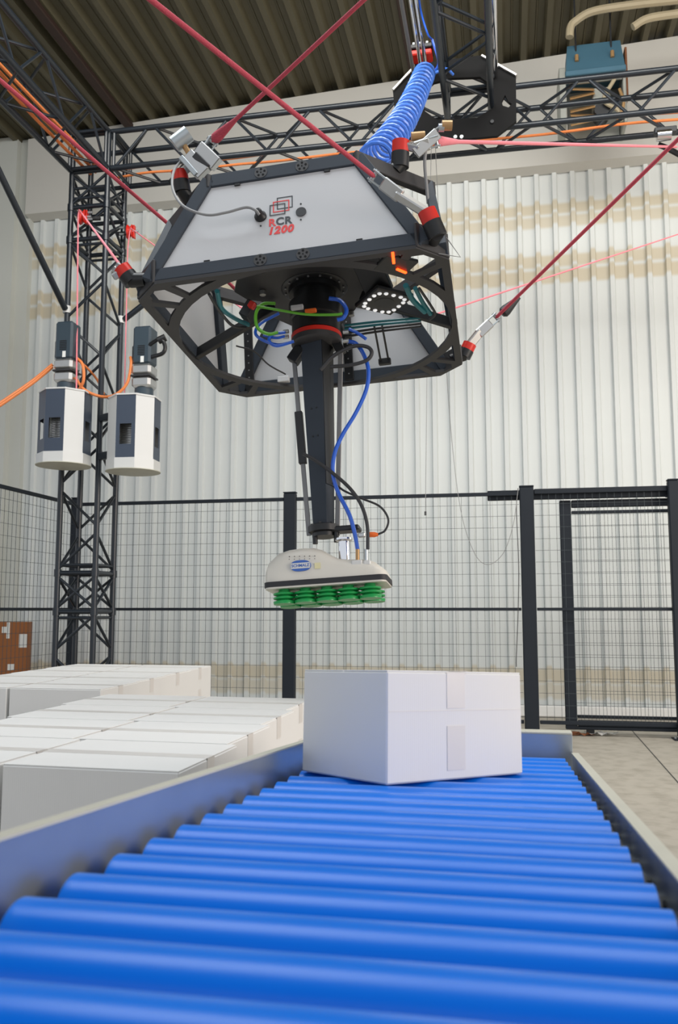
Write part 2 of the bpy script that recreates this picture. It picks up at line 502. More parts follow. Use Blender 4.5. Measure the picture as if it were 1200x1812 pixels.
# diagonal stays with white clamps
zc = atY(122, 548, TY).z
st = thing('stay_tube', tcs[0] + Vector((0, 0, zc)), 'black slanted stay tube between tower and the orange-cable truss beam', 'stay tube')
pA = tcs[0] + Vector((-.005, -.03, zc))
rod('tube', pA, Vector((TX - .02, TY - 1.75, ZB - .05)), .026, 'truss', st, 12)
rod('clamp', pA + Vector((0, .03, -.03)), pA + Vector((0, .03, .03)), .034, 'white', st, 14)
st = thing('stay_tube', tcs[2] + Vector((0, 0, zc)), 'black slanted stay tube between tower and the wall-side truss beam', 'stay tube')
c1 = tcs[2]
pB = Vector((c1.x + .03, c1.y, zc))
rod('tube', pB, Vector((c1.x + 1.7, c1.y, ZB - .05)), .026, 'truss', st, 12)
rod('clamp', pB + Vector((-.03, 0, -.03)), pB + Vector((-.03, 0, .03)), .034, 'white', st, 14)

#==================================================================== FENCE
FG = 'mesh fence panels around the cell'


def fence_panel(p0, p1, label, toprail=.016, zt=2.06, step=.06):
    p0, p1 = Vector(p0), Vector(p1); d = (p1 - p0); L = d.length; d = d.normalized(); nrm = Vector((-d.y, d.x, 0))
    t = thing('mesh_fence', (p0 + p1) / 2, label, 'fence', FG)
    rz = math.atan2(d.y, d.x); R = Matrix.Rotation(rz, 3, 'Z'); mid = (p0 + p1) / 2
    for nm, z, hh in (('top_rail', zt - toprail, toprail * 2), ('middle_rail', 1.05, .026), ('bottom_rail', .11, .03)):
        MB().cbox(mid + Vector((0, 0, z)), (L, .025, hh), .003, R).build(nm, 'fence', t)
    mb = MB(); k = 0
    n = int(L / step)
    for i in range(1, n):
        p = p0 + d * (i * L / n)
        mb.cyl(p + nrm * .004 + Vector((0, 0, .11)), p + nrm * .004 + Vector((0, 0, zt - toprail)), .0019, n=4)
    z = .15
    while z < zt - .03:
        mb.cyl(p0 + Vector((0, 0, z)), p1 + Vector((0, 0, z)), .0019, n=4); z += .1
    o = mb.build('wire_mesh', 'wire', t); o['kind'] = 'stuff'
    return t


def post(x, y, label, w_=.115, dp=.06, zt=2.1, m='fence'):
    t = thing('fence_post', (x, y, 0), label, 'post', 'fence posts')
    MB().cbox((x, y, zt / 2 + .008), (w_, dp, zt - .02), .008).build('shaft', m, t)
    MB().cbox((x, y, .004), (w_ + .08, dp + .09, .008), .002).build('foot_plate', m, t)
    MB().cbox((x, y, zt + .004), (w_ + .004, dp + .004, .012), .004).build('cap', m, t)
    for sx in (-1, 1): rod('bolt', (x + sx * (w_ / 2 + .02), y, .008), (x + sx * (w_ / 2 + .02), y, .025), .009, 'zinc', t, 8)
    return t


XC, XP1, XP2, XP3 = -4.02, -1.912, .19, 1.385
post(XC, YF, 'dark corner fence post behind the truss tower', .07, .07)
post(XP1, YF, 'dark fence post between the tower and the gate post, behind the suction gripper')
post(XP2, YF, 'wide dark fence post beside the sliding gate with a cord draped on it', .12, .07, 2.1)
post(XP3, YF - .02, 'dark fence post at the far end of the gate opening', .085, .08, 2.12)
fence_panel((XC + .04, YF, 0), (XP1 - .06, YF, 0), 'wire mesh fence panel between tower corner and gripper-side post')
fence_panel((XP1 + .06, YF, 0), (XP2 - .065, YF, 0), 'wire mesh fence panel behind the carton riding on the conveyor')
fence_panel((XP2 + .065, YF, 0), (XP3 - .045, YF, 0), 'wire mesh fence panel in front of the sliding gate', .022, 2.08)
fence_panel((XP3 + .045, YF, 0), (XP3 + 1.6, YF, 0), 'wire mesh fence panel beyond the end post of the gate opening')
fence_panel((XC, YF - .04, 0), (XC, YF - 2.6, 0), 'wire mesh fence panel at right angles, in front of the brown carton')

# sliding gate leaf behind the fence
yg = YF + .11
g = thing('sliding_gate', (1.2, yg, 0), 'dark framed sliding mesh gate hanging behind the fence panel', 'gate')
gx0, gx1 = atY(993, 1000, yg).x, 2.2
zt_ = atY(1000, 886, yg).z; zb_ = atY(1010, 1290, yg).z
MB().cbox((gx0 + .048, yg, (zt_ + zb_) / 2), (.096, .05, zt_ - zb_), .006).build('stile', 'fence', g)
MB().cbox((gx1 - .03, yg, (zt_ + zb_) / 2), (.06, .05, zt_ - zb_), .006).build('stile', 'fence', g)
MB().cbox(((gx0 + gx1) / 2 + .05, yg, zt_ - .032), (gx1 - gx0 - .1, .05, .064), .006).build('top_bar', 'fence', g)
MB().cbox(((gx0 + gx1) / 2 + .05, yg, zt_ - .105), (gx1 - gx0 - .1, .04, .025), .004).build('inner_bar', 'fence', g)
MB().cbox(((gx0 + gx1) / 2 + .05, yg, zb_ + .05), (gx1 - gx0 - .1, .05, .05), .006).build('bottom_bar', 'fence', g)
MB().cbox(((gx0 + gx1) / 2 + .05, yg + .02, zb_ + .105), (gx1 - gx0 - .1, .03, .022), .004).build('inner_bar', 'fence', g)
MB().cbox(((gx0 + gx1) / 2, yg, zb_ + .012), (gx1 - gx0, .06, .024), .004).build('guide_bar', 'fence', g)
mb = MB()
x = gx0 + .13
while x < gx1: mb.cyl((x, yg - .01, zb_ + .05), (x, yg - .01, zt_ - .05), .0019, n=4); x += .06
z = zb_ + .12
while z < zt_ - .06: mb.cyl((gx0 + .05, yg - .014, z), (gx1, yg - .014, z), .0019, n=4); z += .1
o = mb.build('wire_mesh', 'wire', g); o['kind'] = 'stuff'
for xx in (gx0 + .2, gx1 - .2):
    rod('guide_wheel', (xx, yg - .02, .033), (xx, yg + .02, .033), .033, 'black', g, 16)
    MB().cbox((xx, yg + .024, .05), (.05, .006, .07), .002).build('wheel_fork', 'fence', g)
t = thing('gate_track', (.6, yg, 2.03), 'dark overhead track of the sliding gate fixed behind the posts', 'rail')
xa = atY(863, 878, yg - .02).x; za = atY(890, 878, yg - .02).z
MB().cbox(((xa + 2.6) / 2, yg - .055, za), (2.6 - xa, .05, .085), .005).build('channel', 'fence', t)
for xx in (XP2, XP3): MB().cbox((xx, yg - .065, za), (.1, .03, .1), .004).build('bracket', 'fence', t)

#==================================================================== CONVEYOR
SLOPE = .0763
def roll_z(y): return .8495 - SLOPE * y                     # top of the rollers
cv = thing('roller_conveyor', (-.15, 1.3, 0), 'gravity roller conveyor with blue rollers between galvanised side rails', 'conveyor')
RR = .0415; XL, XR = -.432, .138; PITCH = .0985
ang = math.atan(SLOPE)
rm = MB().cyl((XL, 0, 0), (XR, 0, 0), RR, n=40)
rm_o = rm.build('roller', 'roller', cv, smooth=True, base=(0, 0, 0)); rmesh = rm_o.data; D.objects.remove(rm_o)
Lr = XR - XL
cm = MB().lathe((XL - .03, 0, 0), (1, 0, 0), [(.009, 0), (.009, .026), (RR * .8, .0262), (RR * .8, .0305), (.009, .031), (.009, Lr + .029), (RR * .8, Lr + .0295), (RR * .8, Lr + .0338), (.009, Lr + .034), (.009, Lr + .06)], 20)
cm_o = cm.build('axle', 'dark_gap', cv, smooth=True, base=(0, 0, 0)); cmesh = cm_o.data; D.objects.remove(cm_o)
y = .831 - 7 * PITCH; k = 0
while y < 2.395:
    if y > .05:
        o = D.objects.new('roller', rmesh); COL.objects.link(o); o.parent = cv
        o.location = (.15, y - 1.3, roll_z(y) - RR)
        a = D.objects.new('axle', cmesh); COL.objects.link(a); a.parent = o
    y += PITCH
def rail_prof(side, top):
    # (x, dz) outline relative to roller top: web with folded lip
    return [(0, -.12), (0, top), (side * .022, top), (side * .022, top - .004), (side * .004, top - .004), (side * .004, -.12)]
def rail(xin, side, top, y0, y1):
    web = MB(); lip = MB()
    for mbx, x0, x1, a, b in ((web, 0, .004, -.13, top - .003), (lip, -.002, .016, top - .003, top)):
        vs = []
        for yy in (y0, y1):
            for dx, dz in ((x0, a), (x1, a), (x1, b), (x0, b)): vs.append((xin + side * dx, yy, roll_z(yy) + dz))
        mbx.add(vs, [(0, 1, 2, 3), (4, 7, 6, 5), (0, 4, 5, 1), (1, 5, 6, 2), (2, 6, 7, 3), (3, 7, 4, 0)])
    r_ = web.build('side_rail', 'rail', cv); lip.build('folded_lip', 'cream', r_)
    return r_
rail(-.458, -1, .050, .0, 2.42)
rail(.163, 1, .006, .0, 2.42)
# bearing strip under the roller ends
for xs in (-.452, .157):
    mb = MB(); vs = []
    for yy in (.0, 2.40):
        for dx, dz in ((-.0055, -.06), (.008, -.06), (.008, -.045), (-.0055, -.045)): vs.append((xs + dx, yy, roll_z(yy) + dz))
    mb.add(vs, [(0, 1, 2, 3), (4, 7, 6, 5), (0, 4, 5, 1), (1, 5, 6, 2), (2, 6, 7, 3), (3, 7, 4, 0)])
    mb.build('bearing_strip', 'rail', cv)
zt2 = roll_z(2.43) + .058
MB().cbox((-.147, 2.432, zt2 - .09), (.625, .006, .18), .001).build('end_stop', 'rail', cv)
MB().cbox((-.147, 2.452, zt2 - .003), (.625, .05, .006), .002).build('end_stop_lip', 'cream', cv)
for yy in (.35, 2.2):
    for xs in (-.475, .18):
        hgt = roll_z(yy) - .09
        MB().cbox((xs, yy, hgt / 2), (.03, .05, hgt), .003).build('leg', 'rail', cv)
    MB().cbox((-.147, yy, .25), (.64, .03, .03), .003).build('cross_bar', 'rail', cv)

#==================================================================== CARTONS
_ct = {}
def carton_mesh(L, Wd, Hh):
    """returns meshes centred on the footprint, base at z=0: body, flap seam, tapes (top and ends)"""
    key = (L, Wd, Hh)
    if key in _ct: return _ct[key]
    b = MB().cbox((0, 0, Hh / 2), (L, Wd, Hh - .004), .0035)
    # two flaps meeting along x, with a fine gap
    for s in (-1, 1): b.cbox((0, s * Wd / 4, Hh - .001), (L - .004, Wd / 2 - .0035, .003), .001)
    bo = b.build('body', 'carton', base=(0, 0, 0))
    t = MB()
    t.box((0, 0, Hh + .0008), (L + .002, .048, .0006))
    for s in (-1, 1):
        t.box((s * (L / 2 + .0006), 0, Hh - .035), (.0008, .048, .07)); t.box((s * (L / 2 + .0006), 0, .035), (.0008, .048, .07))
    to = t.build('tape', 'tape', base=(0, 0, 0))
    _ct[key] = (bo.data, to.data); D.objects.remove(bo); D.objects.remove(to)
    return _ct[key]


def carton(loc, rz, dims, label, group=None, tilt=(0, 0)):
    bm, tm = carton_mesh(*dims)
    e = thing('carton', loc, label, 'carton', group)
    e.rotation_euler = (tilt[0], tilt[1], rz)
    for nm, me in (('body', bm), ('tape', tm)):
        o = D.objects.new(nm, me); COL.objects.link(o); o.parent = e
    return e


ROW = ['first', 'second', 'third', 'fourth']
def pile(corner, rz, nx, ny, dims, ztop, where, colnames, grp, lean=-.05):
    L, Wd, Hh = dims; R = Matrix.Rotation(rz, 3, 'Z'); base = ztop - 3 * Hh; slide = lean + rz
    c0 = Vector((corner[0], corner[1], 0))
    cen = c0 + R @ Vector((-nx * (L + .006) / 2 + slide * ny * Wd / 2, ny * (Wd + .006) / 2, 0))
    pl = thing('pallet', cen, 'low wooden pallet under the cartons %s' % where, 'pallet')
    pl.rotation_euler = (0, 0, rz); pl['_local'] = 1
    tw, td = nx * (L + .006), ny * (Wd + .006)
    for i in range(7):
        MB().cbox((-tw / 2 + .05 + i * (tw - .1) / 6, 0, base - .01), (.09, td, .019), .002).build('board', 'wood', pl)
    for i in range(3): MB().cbox((0, -td / 2 + .05 + i * (td - .1) / 2, (base - .02) / 2), (tw, .09, base - .02), .003).build('skid', 'wood', pl)
    for lay in range(3):
        for j in range(ny):
            for i in range(nx):
                dy = (j + .5) * (Wd + .006); p = c0 + R @ Vector((-(i + .5) * (L + .006) - i * .008 + slide * j * (Wd + .006), dy, 0))
                jt = random.uniform(-.002, .002)
                lab = 'white carton, %s layer of pile %s, %s, %s row from fence' % (['bottom', 'middle', 'top'][lay], where, colnames[i], ROW[ny - 1 - j])
                carton((p.x + jt, p.y, base + lay * Hh), rz + random.uniform(-.002, .002), dims, lab, grp)


PD = (.442, .392, .20)
pile((-.722, 1.866), math.radians(-1.5), 2, 4, PD, .690, 'beside conveyor', ('conveyor-side column', 'outer column'), 'cartons piled beside the conveyor')
pile((-1.803, 3.676), math.radians(0), 2, 4, (.455, .41, .20), .690, 'by tower', ('inner column', 'tower-side column'), 'cartons piled by the tower')

# carton riding on the conveyor: rests on the rollers, turned about 45 degrees
a, b, c = Vector((-.2235, 1.62, 0)), Vector((-.463, 1.953, 0)), Vector((.029, 1.95, 0))
def conv(px, py):
    n = Vector((0, SLOPE, 1)); return onplane(px, py, n, (0, 0, .8495))
a, b, c = conv(684, 1391), conv(535, 1363), conv(926, 1367)
nz = Vector((0, SLOPE, 1)).normalized()
th = (math.atan2((c - a).y, (c - a).x) + math.atan2((b - a).y, (b - a).x)) / 2 - PI / 4
ex = Vector((math.cos(th), math.sin(th), -SLOPE * math.sin(th))).normalized(); ey = nz.cross(ex).normalized()
def reach(dv, px):                              # length along an edge until it meets the pixel column
    lo, hi = .1, .8
    for _ in range(40):
        m_ = (lo + hi) / 2; v = a + dv * m_ - CAM; x = CX + F * v.dot(RT) / v.dot(FW)
        if (x < px) == (dv.x > 0): lo = m_
        else: hi = m_
    return lo
Lx, Ly = reach(ex, 926), reach(ey, 534)

Hb = .2065
cb = thing('carton', a + ex * Lx / 2 + ey * Ly / 2 + nz * .0015, 'white carton sitting askew on the blue rollers of the conveyor', 'carton')
cb.rotation_euler = Matrix((ex, ey, nz)).transposed().to_euler(); cb['_local'] = 1
mb = MB().cbox((0, 0, Hb / 2), (Lx, Ly, Hb), .003); mb.build('body', 'carton', cb)
for s in (-1, 1): MB().cbox((0, s * Ly / 4, Hb + .001), (Lx - .002, Ly / 2 - .003, .003), .001).build('flap', 'carton', cb)
MB().box((0, 0, Hb + .0035), (.05, Ly + .002, .0006)).build('tape', 'tape', cb)
MB().box((-.008, -Ly / 2 - .0006, Hb - .035), (.05, .0008, .07)).build('tape', 'tape', cb)
MB().box((-.008, -Ly / 2 - .0006, .06), (.05, .0008, .085)).build('tape', 'tape', cb)
MB().box((.02, Ly / 2 + .0006, Hb - .035), (.05, .0008, .07)).build('tape', 'tape', cb)
# crease lines folded into the faces
MB().box((0, -Ly / 2 - .0003, Hb * .64), (Lx - .01, .0006, .0012)).build('crease', 'tape', cb)

# brown carton beyond the side fence
pr = atY(50, 1150, 7.9); zt3 = atY(50, 1101, 7.9).z; ka = math.radians(26)
kx, ky = Vector((math.cos(ka), math.sin(ka), 0)), Vector((-math.sin(ka), math.cos(ka), 0))
ko = Vector((pr.x, 7.9, 0)) - kx * .4 + ky * .2
k = thing('carton', ko, 'brown carton with white labels standing behind the side fence', 'carton', rot=(0, 0, ka), local=True)
MB().cbox((0, 0, .05), (.8, .4, .1), .004).build('skid', 'wood', k)
MB().cbox((0, 0, .1 + (zt3 - .1) / 2), (.8, .4, zt3 - .1), .004).build('body', 'kraft', k)
for (x0, y0, x1, y1) in ((11, 1100, 18, 1131), (3, 1109, 12, 1120), (33, 1122, 48, 1146), (13, 1175, 25, 1186)):
    p, q = [onplane(a_, b_, -ky, ko - ky * .2005) - ko for a_, b_ in ((x0, y1), (x1, y0))]
    MB().box(((p.dot(kx) + q.dot(kx)) / 2, -.2006, (p.z + q.z) / 2), (abs((q - p).dot(kx)), .001, min(abs(q.z - p.z), 2 * (zt3 - (p.z + q.z) / 2)))).build('paper_label', 'paper', k)

#==================================================================== CABLE ROBOT PLATFORM
PO = Vector((-.8039, 3.6245, 2.2618)); PR = Euler((math.radians(-6.6345), math.radians(-3.6948), math.radians(.6307)), 'XYZ')
PM = PR.to_matrix(); PI_ = PM.transposed()
W_, C_, WT, CT, HT = .62, .114, .5735, .284, .470
rb = thing('cable_robot', PO, 'suspended cable robot platform with white side panels, dark frame and hanging arm', 'robot', rot=PR, local=True)


def toL(p): return PI_ @ (Vector(p) - PO)
def toW(p): return PM @ Vector(p) + PO
def Lz(px, py, z): return toL(onplane(px, py, PM @ Vector((0, 0, 1)), toW((0, 0, z))))
def Ly_(px, py, y): return toL(onplane(px, py, PM @ Vector((0, 1, 0)), toW((0, y, 0))))
def Lnear(px, py, ref, off=0): return toL(near(px, py, toW(ref), off))
# front panel plane
fu = Vector((1, 0, 0)); fv = Vector((0, W_ - WT, HT)).normalized(); fn = fu.cross(fv)
def Lf(px, py, off=0): return toL(onplane(px, py, PM @ fn, toW(Vector((0, -W_, 0)) + fn * off)))

# --- bottom ring plate: octagon, round opening, three cut-outs per corner
oct_b = [(-W_ + C_, -W_), (W_ - C_, -W_), (W_, -W_ + C_), (W_, W_ - C_), (W_ - C_, W_), (-W_ + C_, W_), (-W_, W_ - C_), (-W_, -W_ + C_)]
RH = .600
hole = [(RH * math.cos(2 * PI * i / 48), RH * math.sin(2 * PI * i / 48)) for i in range(48)]
corner = [[(-.265, -.588), (-.455, -.588), (-.408, -.497), (-.34, -.548)],
          [(-.430, -.476), (-.485, -.568), (-.528, -.568), (-.568, -.528), (-.568, -.485), (-.476, -.430), (-.455, -.455)],
          [(-.588, -.265), (-.548, -.34), (-.497, -.408), (-.588, -.455)]]
holes = [hole]
for sx in (1, -1):
    for sy in (1, -1): holes += [[(a_ * sx, b_ * sy) for a_, b_ in q] for q in corner]
MB().prism(oct_b, holes, (0, 0, -.007), (1, 0, 0), (0, 1, 0), .014).build('bottom_plate', 'plate', rb)

# --- frame beams
def beam(name, p0, p1, up, w, hgt, m='frame', par=None):
    p0, p1 = Vector(p0), Vector(p1); ax = (p1 - p0).normalized(); up = Vector(up); up = (up - ax * up.dot(ax)).normalized(); sd = up.cross(ax)
    R = Matrix((ax, sd, up)).transposed()
    return MB().cbox((p0 + p1) / 2, ((p1 - p0).length, w, hgt), .003, R).build(name, m, par or rb)


def rot4(k): return Matrix.Rotation(k * PI / 2, 3, 'Z')
BOLT = None
for k in range(4):
    R = rot4(k)
    v = lambda a_, b_, c_: R @ Vector((a_, b_, c_))
    e = W_ - C_; et = WT - CT; up = R @ fv; nn = R @ fn
    A0, A1 = v(-e - .02, -W_, 0), v(e + .02, -W_, 0)
    B0, B1 = v(-et, -WT, HT), v(et, -WT, HT)
    low = beam('lower_beam', A0 + up * .036 - nn * .015, A1 + up * .036 - nn * .015, up, .03, .056)
    top = beam('upper_beam', B0 - up * .03 - nn * .015, B1 - up * .03 - nn * .015, up, .03, .06)
    for s, (a_, b_) in enumerate(((A0, B0), (A1, B1))):
        o2 = (R @ Vector((1, 0, 0))) * (.010 if s else -.010) * (1 if k % 2 == 0 else -1); beam('corner_strut', a_ + up * .02 - nn * .018 + o2, b_ - up * .02 - nn * .018 + o2, nn, .056 if k % 2 == 0 else .085, .036)
    # white trapezoid panel
    i0, i1, i2, i3 = A0 + up * .06, A1 + up * .06, B1 - up * .058, B0 - up * .058
    ax = R @ Vector((1, 0, 0))
    q = [i0 + ax * .03, i1 - ax * .03, i2 + ax * .012 - ax * .0, i3 - ax * .012]
    mb = MB(); off = -nn * .010
    vs = [p + off for p in q] + [p + off - nn * .004 for p in q]
    mb.add(vs, [(0, 1, 2, 3), (7, 6, 5, 4), (0, 4, 5, 1), (1, 5, 6, 2), (2, 6, 7, 3), (3, 7, 4, 0)])
    pn = mb.build('side_panel', 'panel', rb)
    # black clips that hold the panel
    for t_ in (.2, .8):
        for (s0, s1, dd) in ((q[0], q[1], up), (q[3], q[2], -up)):
            p = s0.lerp(s1, t_) + dd * .004
            beam('panel_clip', p - ax * .012 - nn * .006, p + ax * .012 - nn * .006, up, .006, .018, 'black', pn)
    for (s0, s1, dd) in ((q[0], q[3], ax), (q[1], q[2], -ax)):
        for t_ in (.15, .4, .65, .88):
            p = s0.lerp(s1, t_) + dd * .004
            dr = (s1 - s0).normalized()
            beam('panel_clip', p - dr * .011 - nn * .006, p + dr * .011 - nn * .006, up, .006, .016, 'black', pn)
    # round vent plates with five holes on the beams
    for par_, cen, sp in ((low, (A0 + A1) / 2 + up * .036, .083), (top, (B0 + B1) / 2 - up * .03, .083)):
        for s in (-1, 1):
            c_ = cen + ax * s * sp * 1.0
            o = MB().cyl(c_ - nn * .001, c_ + nn * .0018, .026, n=24).build('vent_disc', 'plate', par_, base=(0, 0, 0)); o.location = (0, 0, 0)
            mbv = MB()
            for i in range(5):
                a5 = i * 2 * PI / 5 + .3; pc = c_ + (ax * math.cos(a5) + up * math.sin(a5)) * .0155
                mbv.cyl(pc + nn * .001, pc + nn * .0026, .0048, n=10)
            mbv.cyl(c_ + nn * .001, c_ + nn * .0026, .003, n=8)
            mbv.build('vent_hole_ring', 'matte_black', par_, base=(0, 0, 0))
    # chamfer corner: top bar, lower gusset
    T0, T1 = v(WT - CT, -WT, HT), v(WT, -WT + CT, HT)
    beam('corner_beam', T0 - Vector((0, 0, .03)), T1 - Vector((0, 0, .03)), (0, 0, 1), .032, .06, 'plate')
    G0, G1 = v(W_ - C_, -W_, 0), v(W_, -W_ + C_, 0)
    beam('corner_gusset', G0 + Vector((0, 0, .05)), G1 + Vector((0, 0, .05)), (0, 0, 1), .012, .1, 'plate')

for px in (424, 617):                            # perforated posts on the far side
    f0_ = Lz(px, 672, .0); p_ = Vector((f0_.x, .585, .01)); q_ = Vector((f0_.x + .004, .548, .40))
    pf = beam('perforated_post', p_, q_, (1, 0, 0), .018, .046, 'black')
    for i in range(9):
        c_ = p_.lerp(q_, .08 + i * .1); rod('post_hole', c_ - Vector((0, .0095, 0)), c_ - Vector((0, .0105, 0)), .004, 'steel_grey', pf, 8)

# --- hub plate, bearing, turning unit
cut = [Lz(px, py, .235) for px, py in ((415, 513), (438, 527), (462, 530), (486, 560), (520, 575), (600, 575), (628, 545), (655, 500), (690, 470), (690, 452), (560, 458), (420, 490))]
MB().prism([(p.x, p.y) for p in cut], [], (0, 0, .225), (1, 0, 0), (0, 1, 0), .014).build('hub_plate', 'plate', rb)
MB().prism([(-.24, -.24), (.24, -.24), (.24, .24), (-.24, .24)], [], (0, 0, .24), (1, 0, 0), (0, 1, 0), .02).build('hub_carrier', 'black', rb)
for sx in (-1, 1): beam('hub_arm', (sx * .20, .06, .19), (sx * .60, .10, .02), (0, 0, 1), .032, .045, 'black')
beam('hub_arm', (0, .20, .255), (0, .55, .24), (0, 0, 1), .10, .03, 'black')
beam('hub_arm', (0, -.20, .255), (0, -.57, .24), (0, 0, 1), .30, .03, 'black')
be = MB().lathe((0, 0, .245), (0, 0, -1), [(.150, 0), (.150, .022), (.144, .026), (.118, .026), (.116, .05), (.1, .05)], 40).build('bearing_ring', 'black', rb, smooth=True)
for i in range(16):
    a5 = i * PI / 8
    p = Vector((.133 * math.cos(a5), .133 * math.sin(a5), .219)); rod('bolt', p, p - Vector((0, 0, .006)), .005, 'steel_grey', be, 8)
MB().lathe((0, 0, .20), (0, 0, -1), [(.095, 0), (.095, .05), (.118, .055), (.118, .13), (.108, .135), (.108, .2), (.10, .205)], 36).build('turning_unit', 'black', rb, smooth=True)
MB().lathe((0, 0, -.002), (0, 0, -1), [(.104, 0), (.112, .004), (.112, .022), (.104, .026)], 40).build('red_ring', 'red', rb, smooth=True)
MB().lathe((0, 0, -.026), (0, 0, -1), [(.112, 0), (.112, .022), (.10, .03)], 36).build('lower_flange', 'plate', rb, smooth=True)
for (x_, y_) in ((465, 515), (575, 545), (622, 552)):
    p = Lz(x_, y_, .222); rod('eye_bolt', p, p - Vector((0, 0, .02)), .014, 'alu', rb, 12)

# --- arm: tapering square post, two flat bars, foot
ra = math.radians(-18)
def post_ring(z, s): return [Vector((s * math.cos(ra + PI / 4 + i * PI / 2), s * math.sin(ra + PI / 4 + i * PI / 2), z)) for i in range(4)]
mb = MB(); zs_ = [(-.045, .073), (-.30, .068), (-.885, .046)]
vs = []
for z, s in zs_: vs += post_ring(z, s)
fs = [(0, 1, 2, 3)] + [(k * 4 + i, k * 4 + (i + 1) % 4, k * 4 + 4 + (i + 1) % 4, k * 4 + 4 + i) for k in range(2) for i in range(4)] + [(8, 11, 10, 9)]
mb.add(vs, fs); arm = mb.build('arm_post', 'frame', rb)
mb = MB()
vs = []
for z, s in ((-.05, .0735), (-.70, .0535)):
    r4 = post_ring(z, s); a_, b_ = r4[3], r4[0]
    vs += [a_.lerp(b_, .02), a_.lerp(b_, .98)]
nrm = (post_ring(0, 1)[3] + post_ring(0, 1)[0]).normalized()
mb.add([p + nrm * .0005 for p in vs] + [p + nrm * .004 for p in vs], [(0, 1, 3, 2), (4, 6, 7, 5), (0, 4, 5, 1), (1, 5, 7, 3), (3, 7, 6, 2), (2, 6, 4, 0)])
mb.build('arm_cover', 'black', arm)
fc = (post_ring(0, 1)[2] + post_ring(0, 1)[3]).normalized(); fs_ = (post_ring(0, 1)[3] - post_ring(0, 1)[2]).normalized()
for z, dd in ((-.36, .0625), (-.485, .0585)):
    for s in (-1, 1):
        p = fc * dd * .7071 + fs_ * s * .012 + Vector((0, 0, z)); rod('bolt', p, p + fc * .004, .0042, 'black', arm, 8)
L0, L1 = Ly_(521, 640, -.01), Ly_(547, 948, -.01)
R0, R1 = Ly_(603, 622, .01), Ly_(597, 948, .01)
beam('flat_bar', L0, L1, (0, 1, 0), .020, .008, 'steel_grey')
beam('flat_bar', R0, R1, (0, 1, 0), .021, .008, 'steel_grey')
beam('bar_clamp', L0.lerp(L1, .30), L0.lerp(L1, .60), (0, 1, 0), .034, .026, 'black')
beam('bar_yoke', L0 + Vector((-.01, 0, .0)), L0 + Vector((.035, 0, .06)), (0, 1, 0), .05, .05, 'black')
beam('bar_yoke', R0 + Vector((.005, 0, -.01)), R0 + Vector((-.02, 0, .05)), (0, 1, 0), .04, .04, 'black')
f0 = Ly_(545, 950, 0); f1 = Ly_(640, 945, 0)
zf = -.905
MB().lathe((0, 0, zf + .035), (0, 0, -1), [(.058, 0), (.066, .004), (.066, .03), (.05, .034), (.05, .05)], 28).build('arm_foot', 'black', rb, smooth=True)
MB().cbox((.07, -.0, zf + .01), (.17, .075, .022), .006).build('foot_bracket', 'black', rb)
for i in range(6):
    a5 = i * PI / 3 + .4; p = Vector((.05 * math.cos(a5), .05 * math.sin(a5), zf + .03)); rod('bolt', p, p + Vector((0, 0, .012)), .006, 'dark_gap', rb, 8)
for x_ in (-.035, .055):
    rod('spacer', (x_, -.02, zf), (x_, -.02, zf - .045), .011, 'black', rb, 10)

# --- logo and lettering on the front panel
FO = .0105 - .0200
def onf(px, py, e=.0006): return Lf(px, py, -.010 + e)
def frame_outline(name, p00, p11, m, e):
    # rectangle outline between two pixel corners, drawn along the panel axes
    a_, b_ = onf(*p00, e), onf(*p11, e)
    w2 = abs((b_ - a_).dot(fu)); h2 = abs((b_ - a_).dot(fv)); cen = (a_ + b_) / 2; t2 = .0042
    o_ = [(-w2 / 2, -h2 / 2), (w2 / 2, -h2 / 2), (w2 / 2, h2 / 2), (-w2 / 2, h2 / 2)]
    i_ = [(x * (1 - 2 * t2 / w2), y * (1 - 2 * t2 / h2)) for x, y in o_]
    MB().prism(o_, [i_], cen, fu, fv, .0005).build(name, m, rb)
frame_outline('logo_square', (490, 371), (518, 346), 'ink_black', .0006)
frame_outline('logo_square', (483, 376.5), (512, 353), 'ink_red', .0011)
frame_outline('logo_square', (477, 382.5), (505, 359), 'ink_black', .0016)
for ch, px, py, m in (('R', 481.5, 394.5, 'ink_red'), ('C', 495.5, 392, 'ink_black'), ('R', 510, 390, 'ink_black')):
    text_part('letter', ch, .046, m, rb, onf(px, py, .001), fu, fv, bold=.0013)
text_part('model_number', '1200', .046, 'ink_red', rb, onf(496, 407, .001), fu, fv, shear=.22, bold=.0018, spacing=1.12)
p = onf(533, 375.5, .0); MB().cyl(p, p + fn * .004, .0205, n=24).build('blank_cap', 'dark_cable', rb)
for px, py in ((532.5, 361), (532.5, 389), (461.5, 400)):
    p = onf(px, py, 0); MB().cyl(p, p + fn * .002, .0035, n=10).build('panel_screw', 'dark_gap', rb)
p = onf(461.5, 384, 0)
plug = MB().lathe(p, fn, [(.024, 0), (.024, .008), (.015, .018), (.013, .04), (.008, .044)], 20).build('cable_plug', 'black', rb, smooth=True)

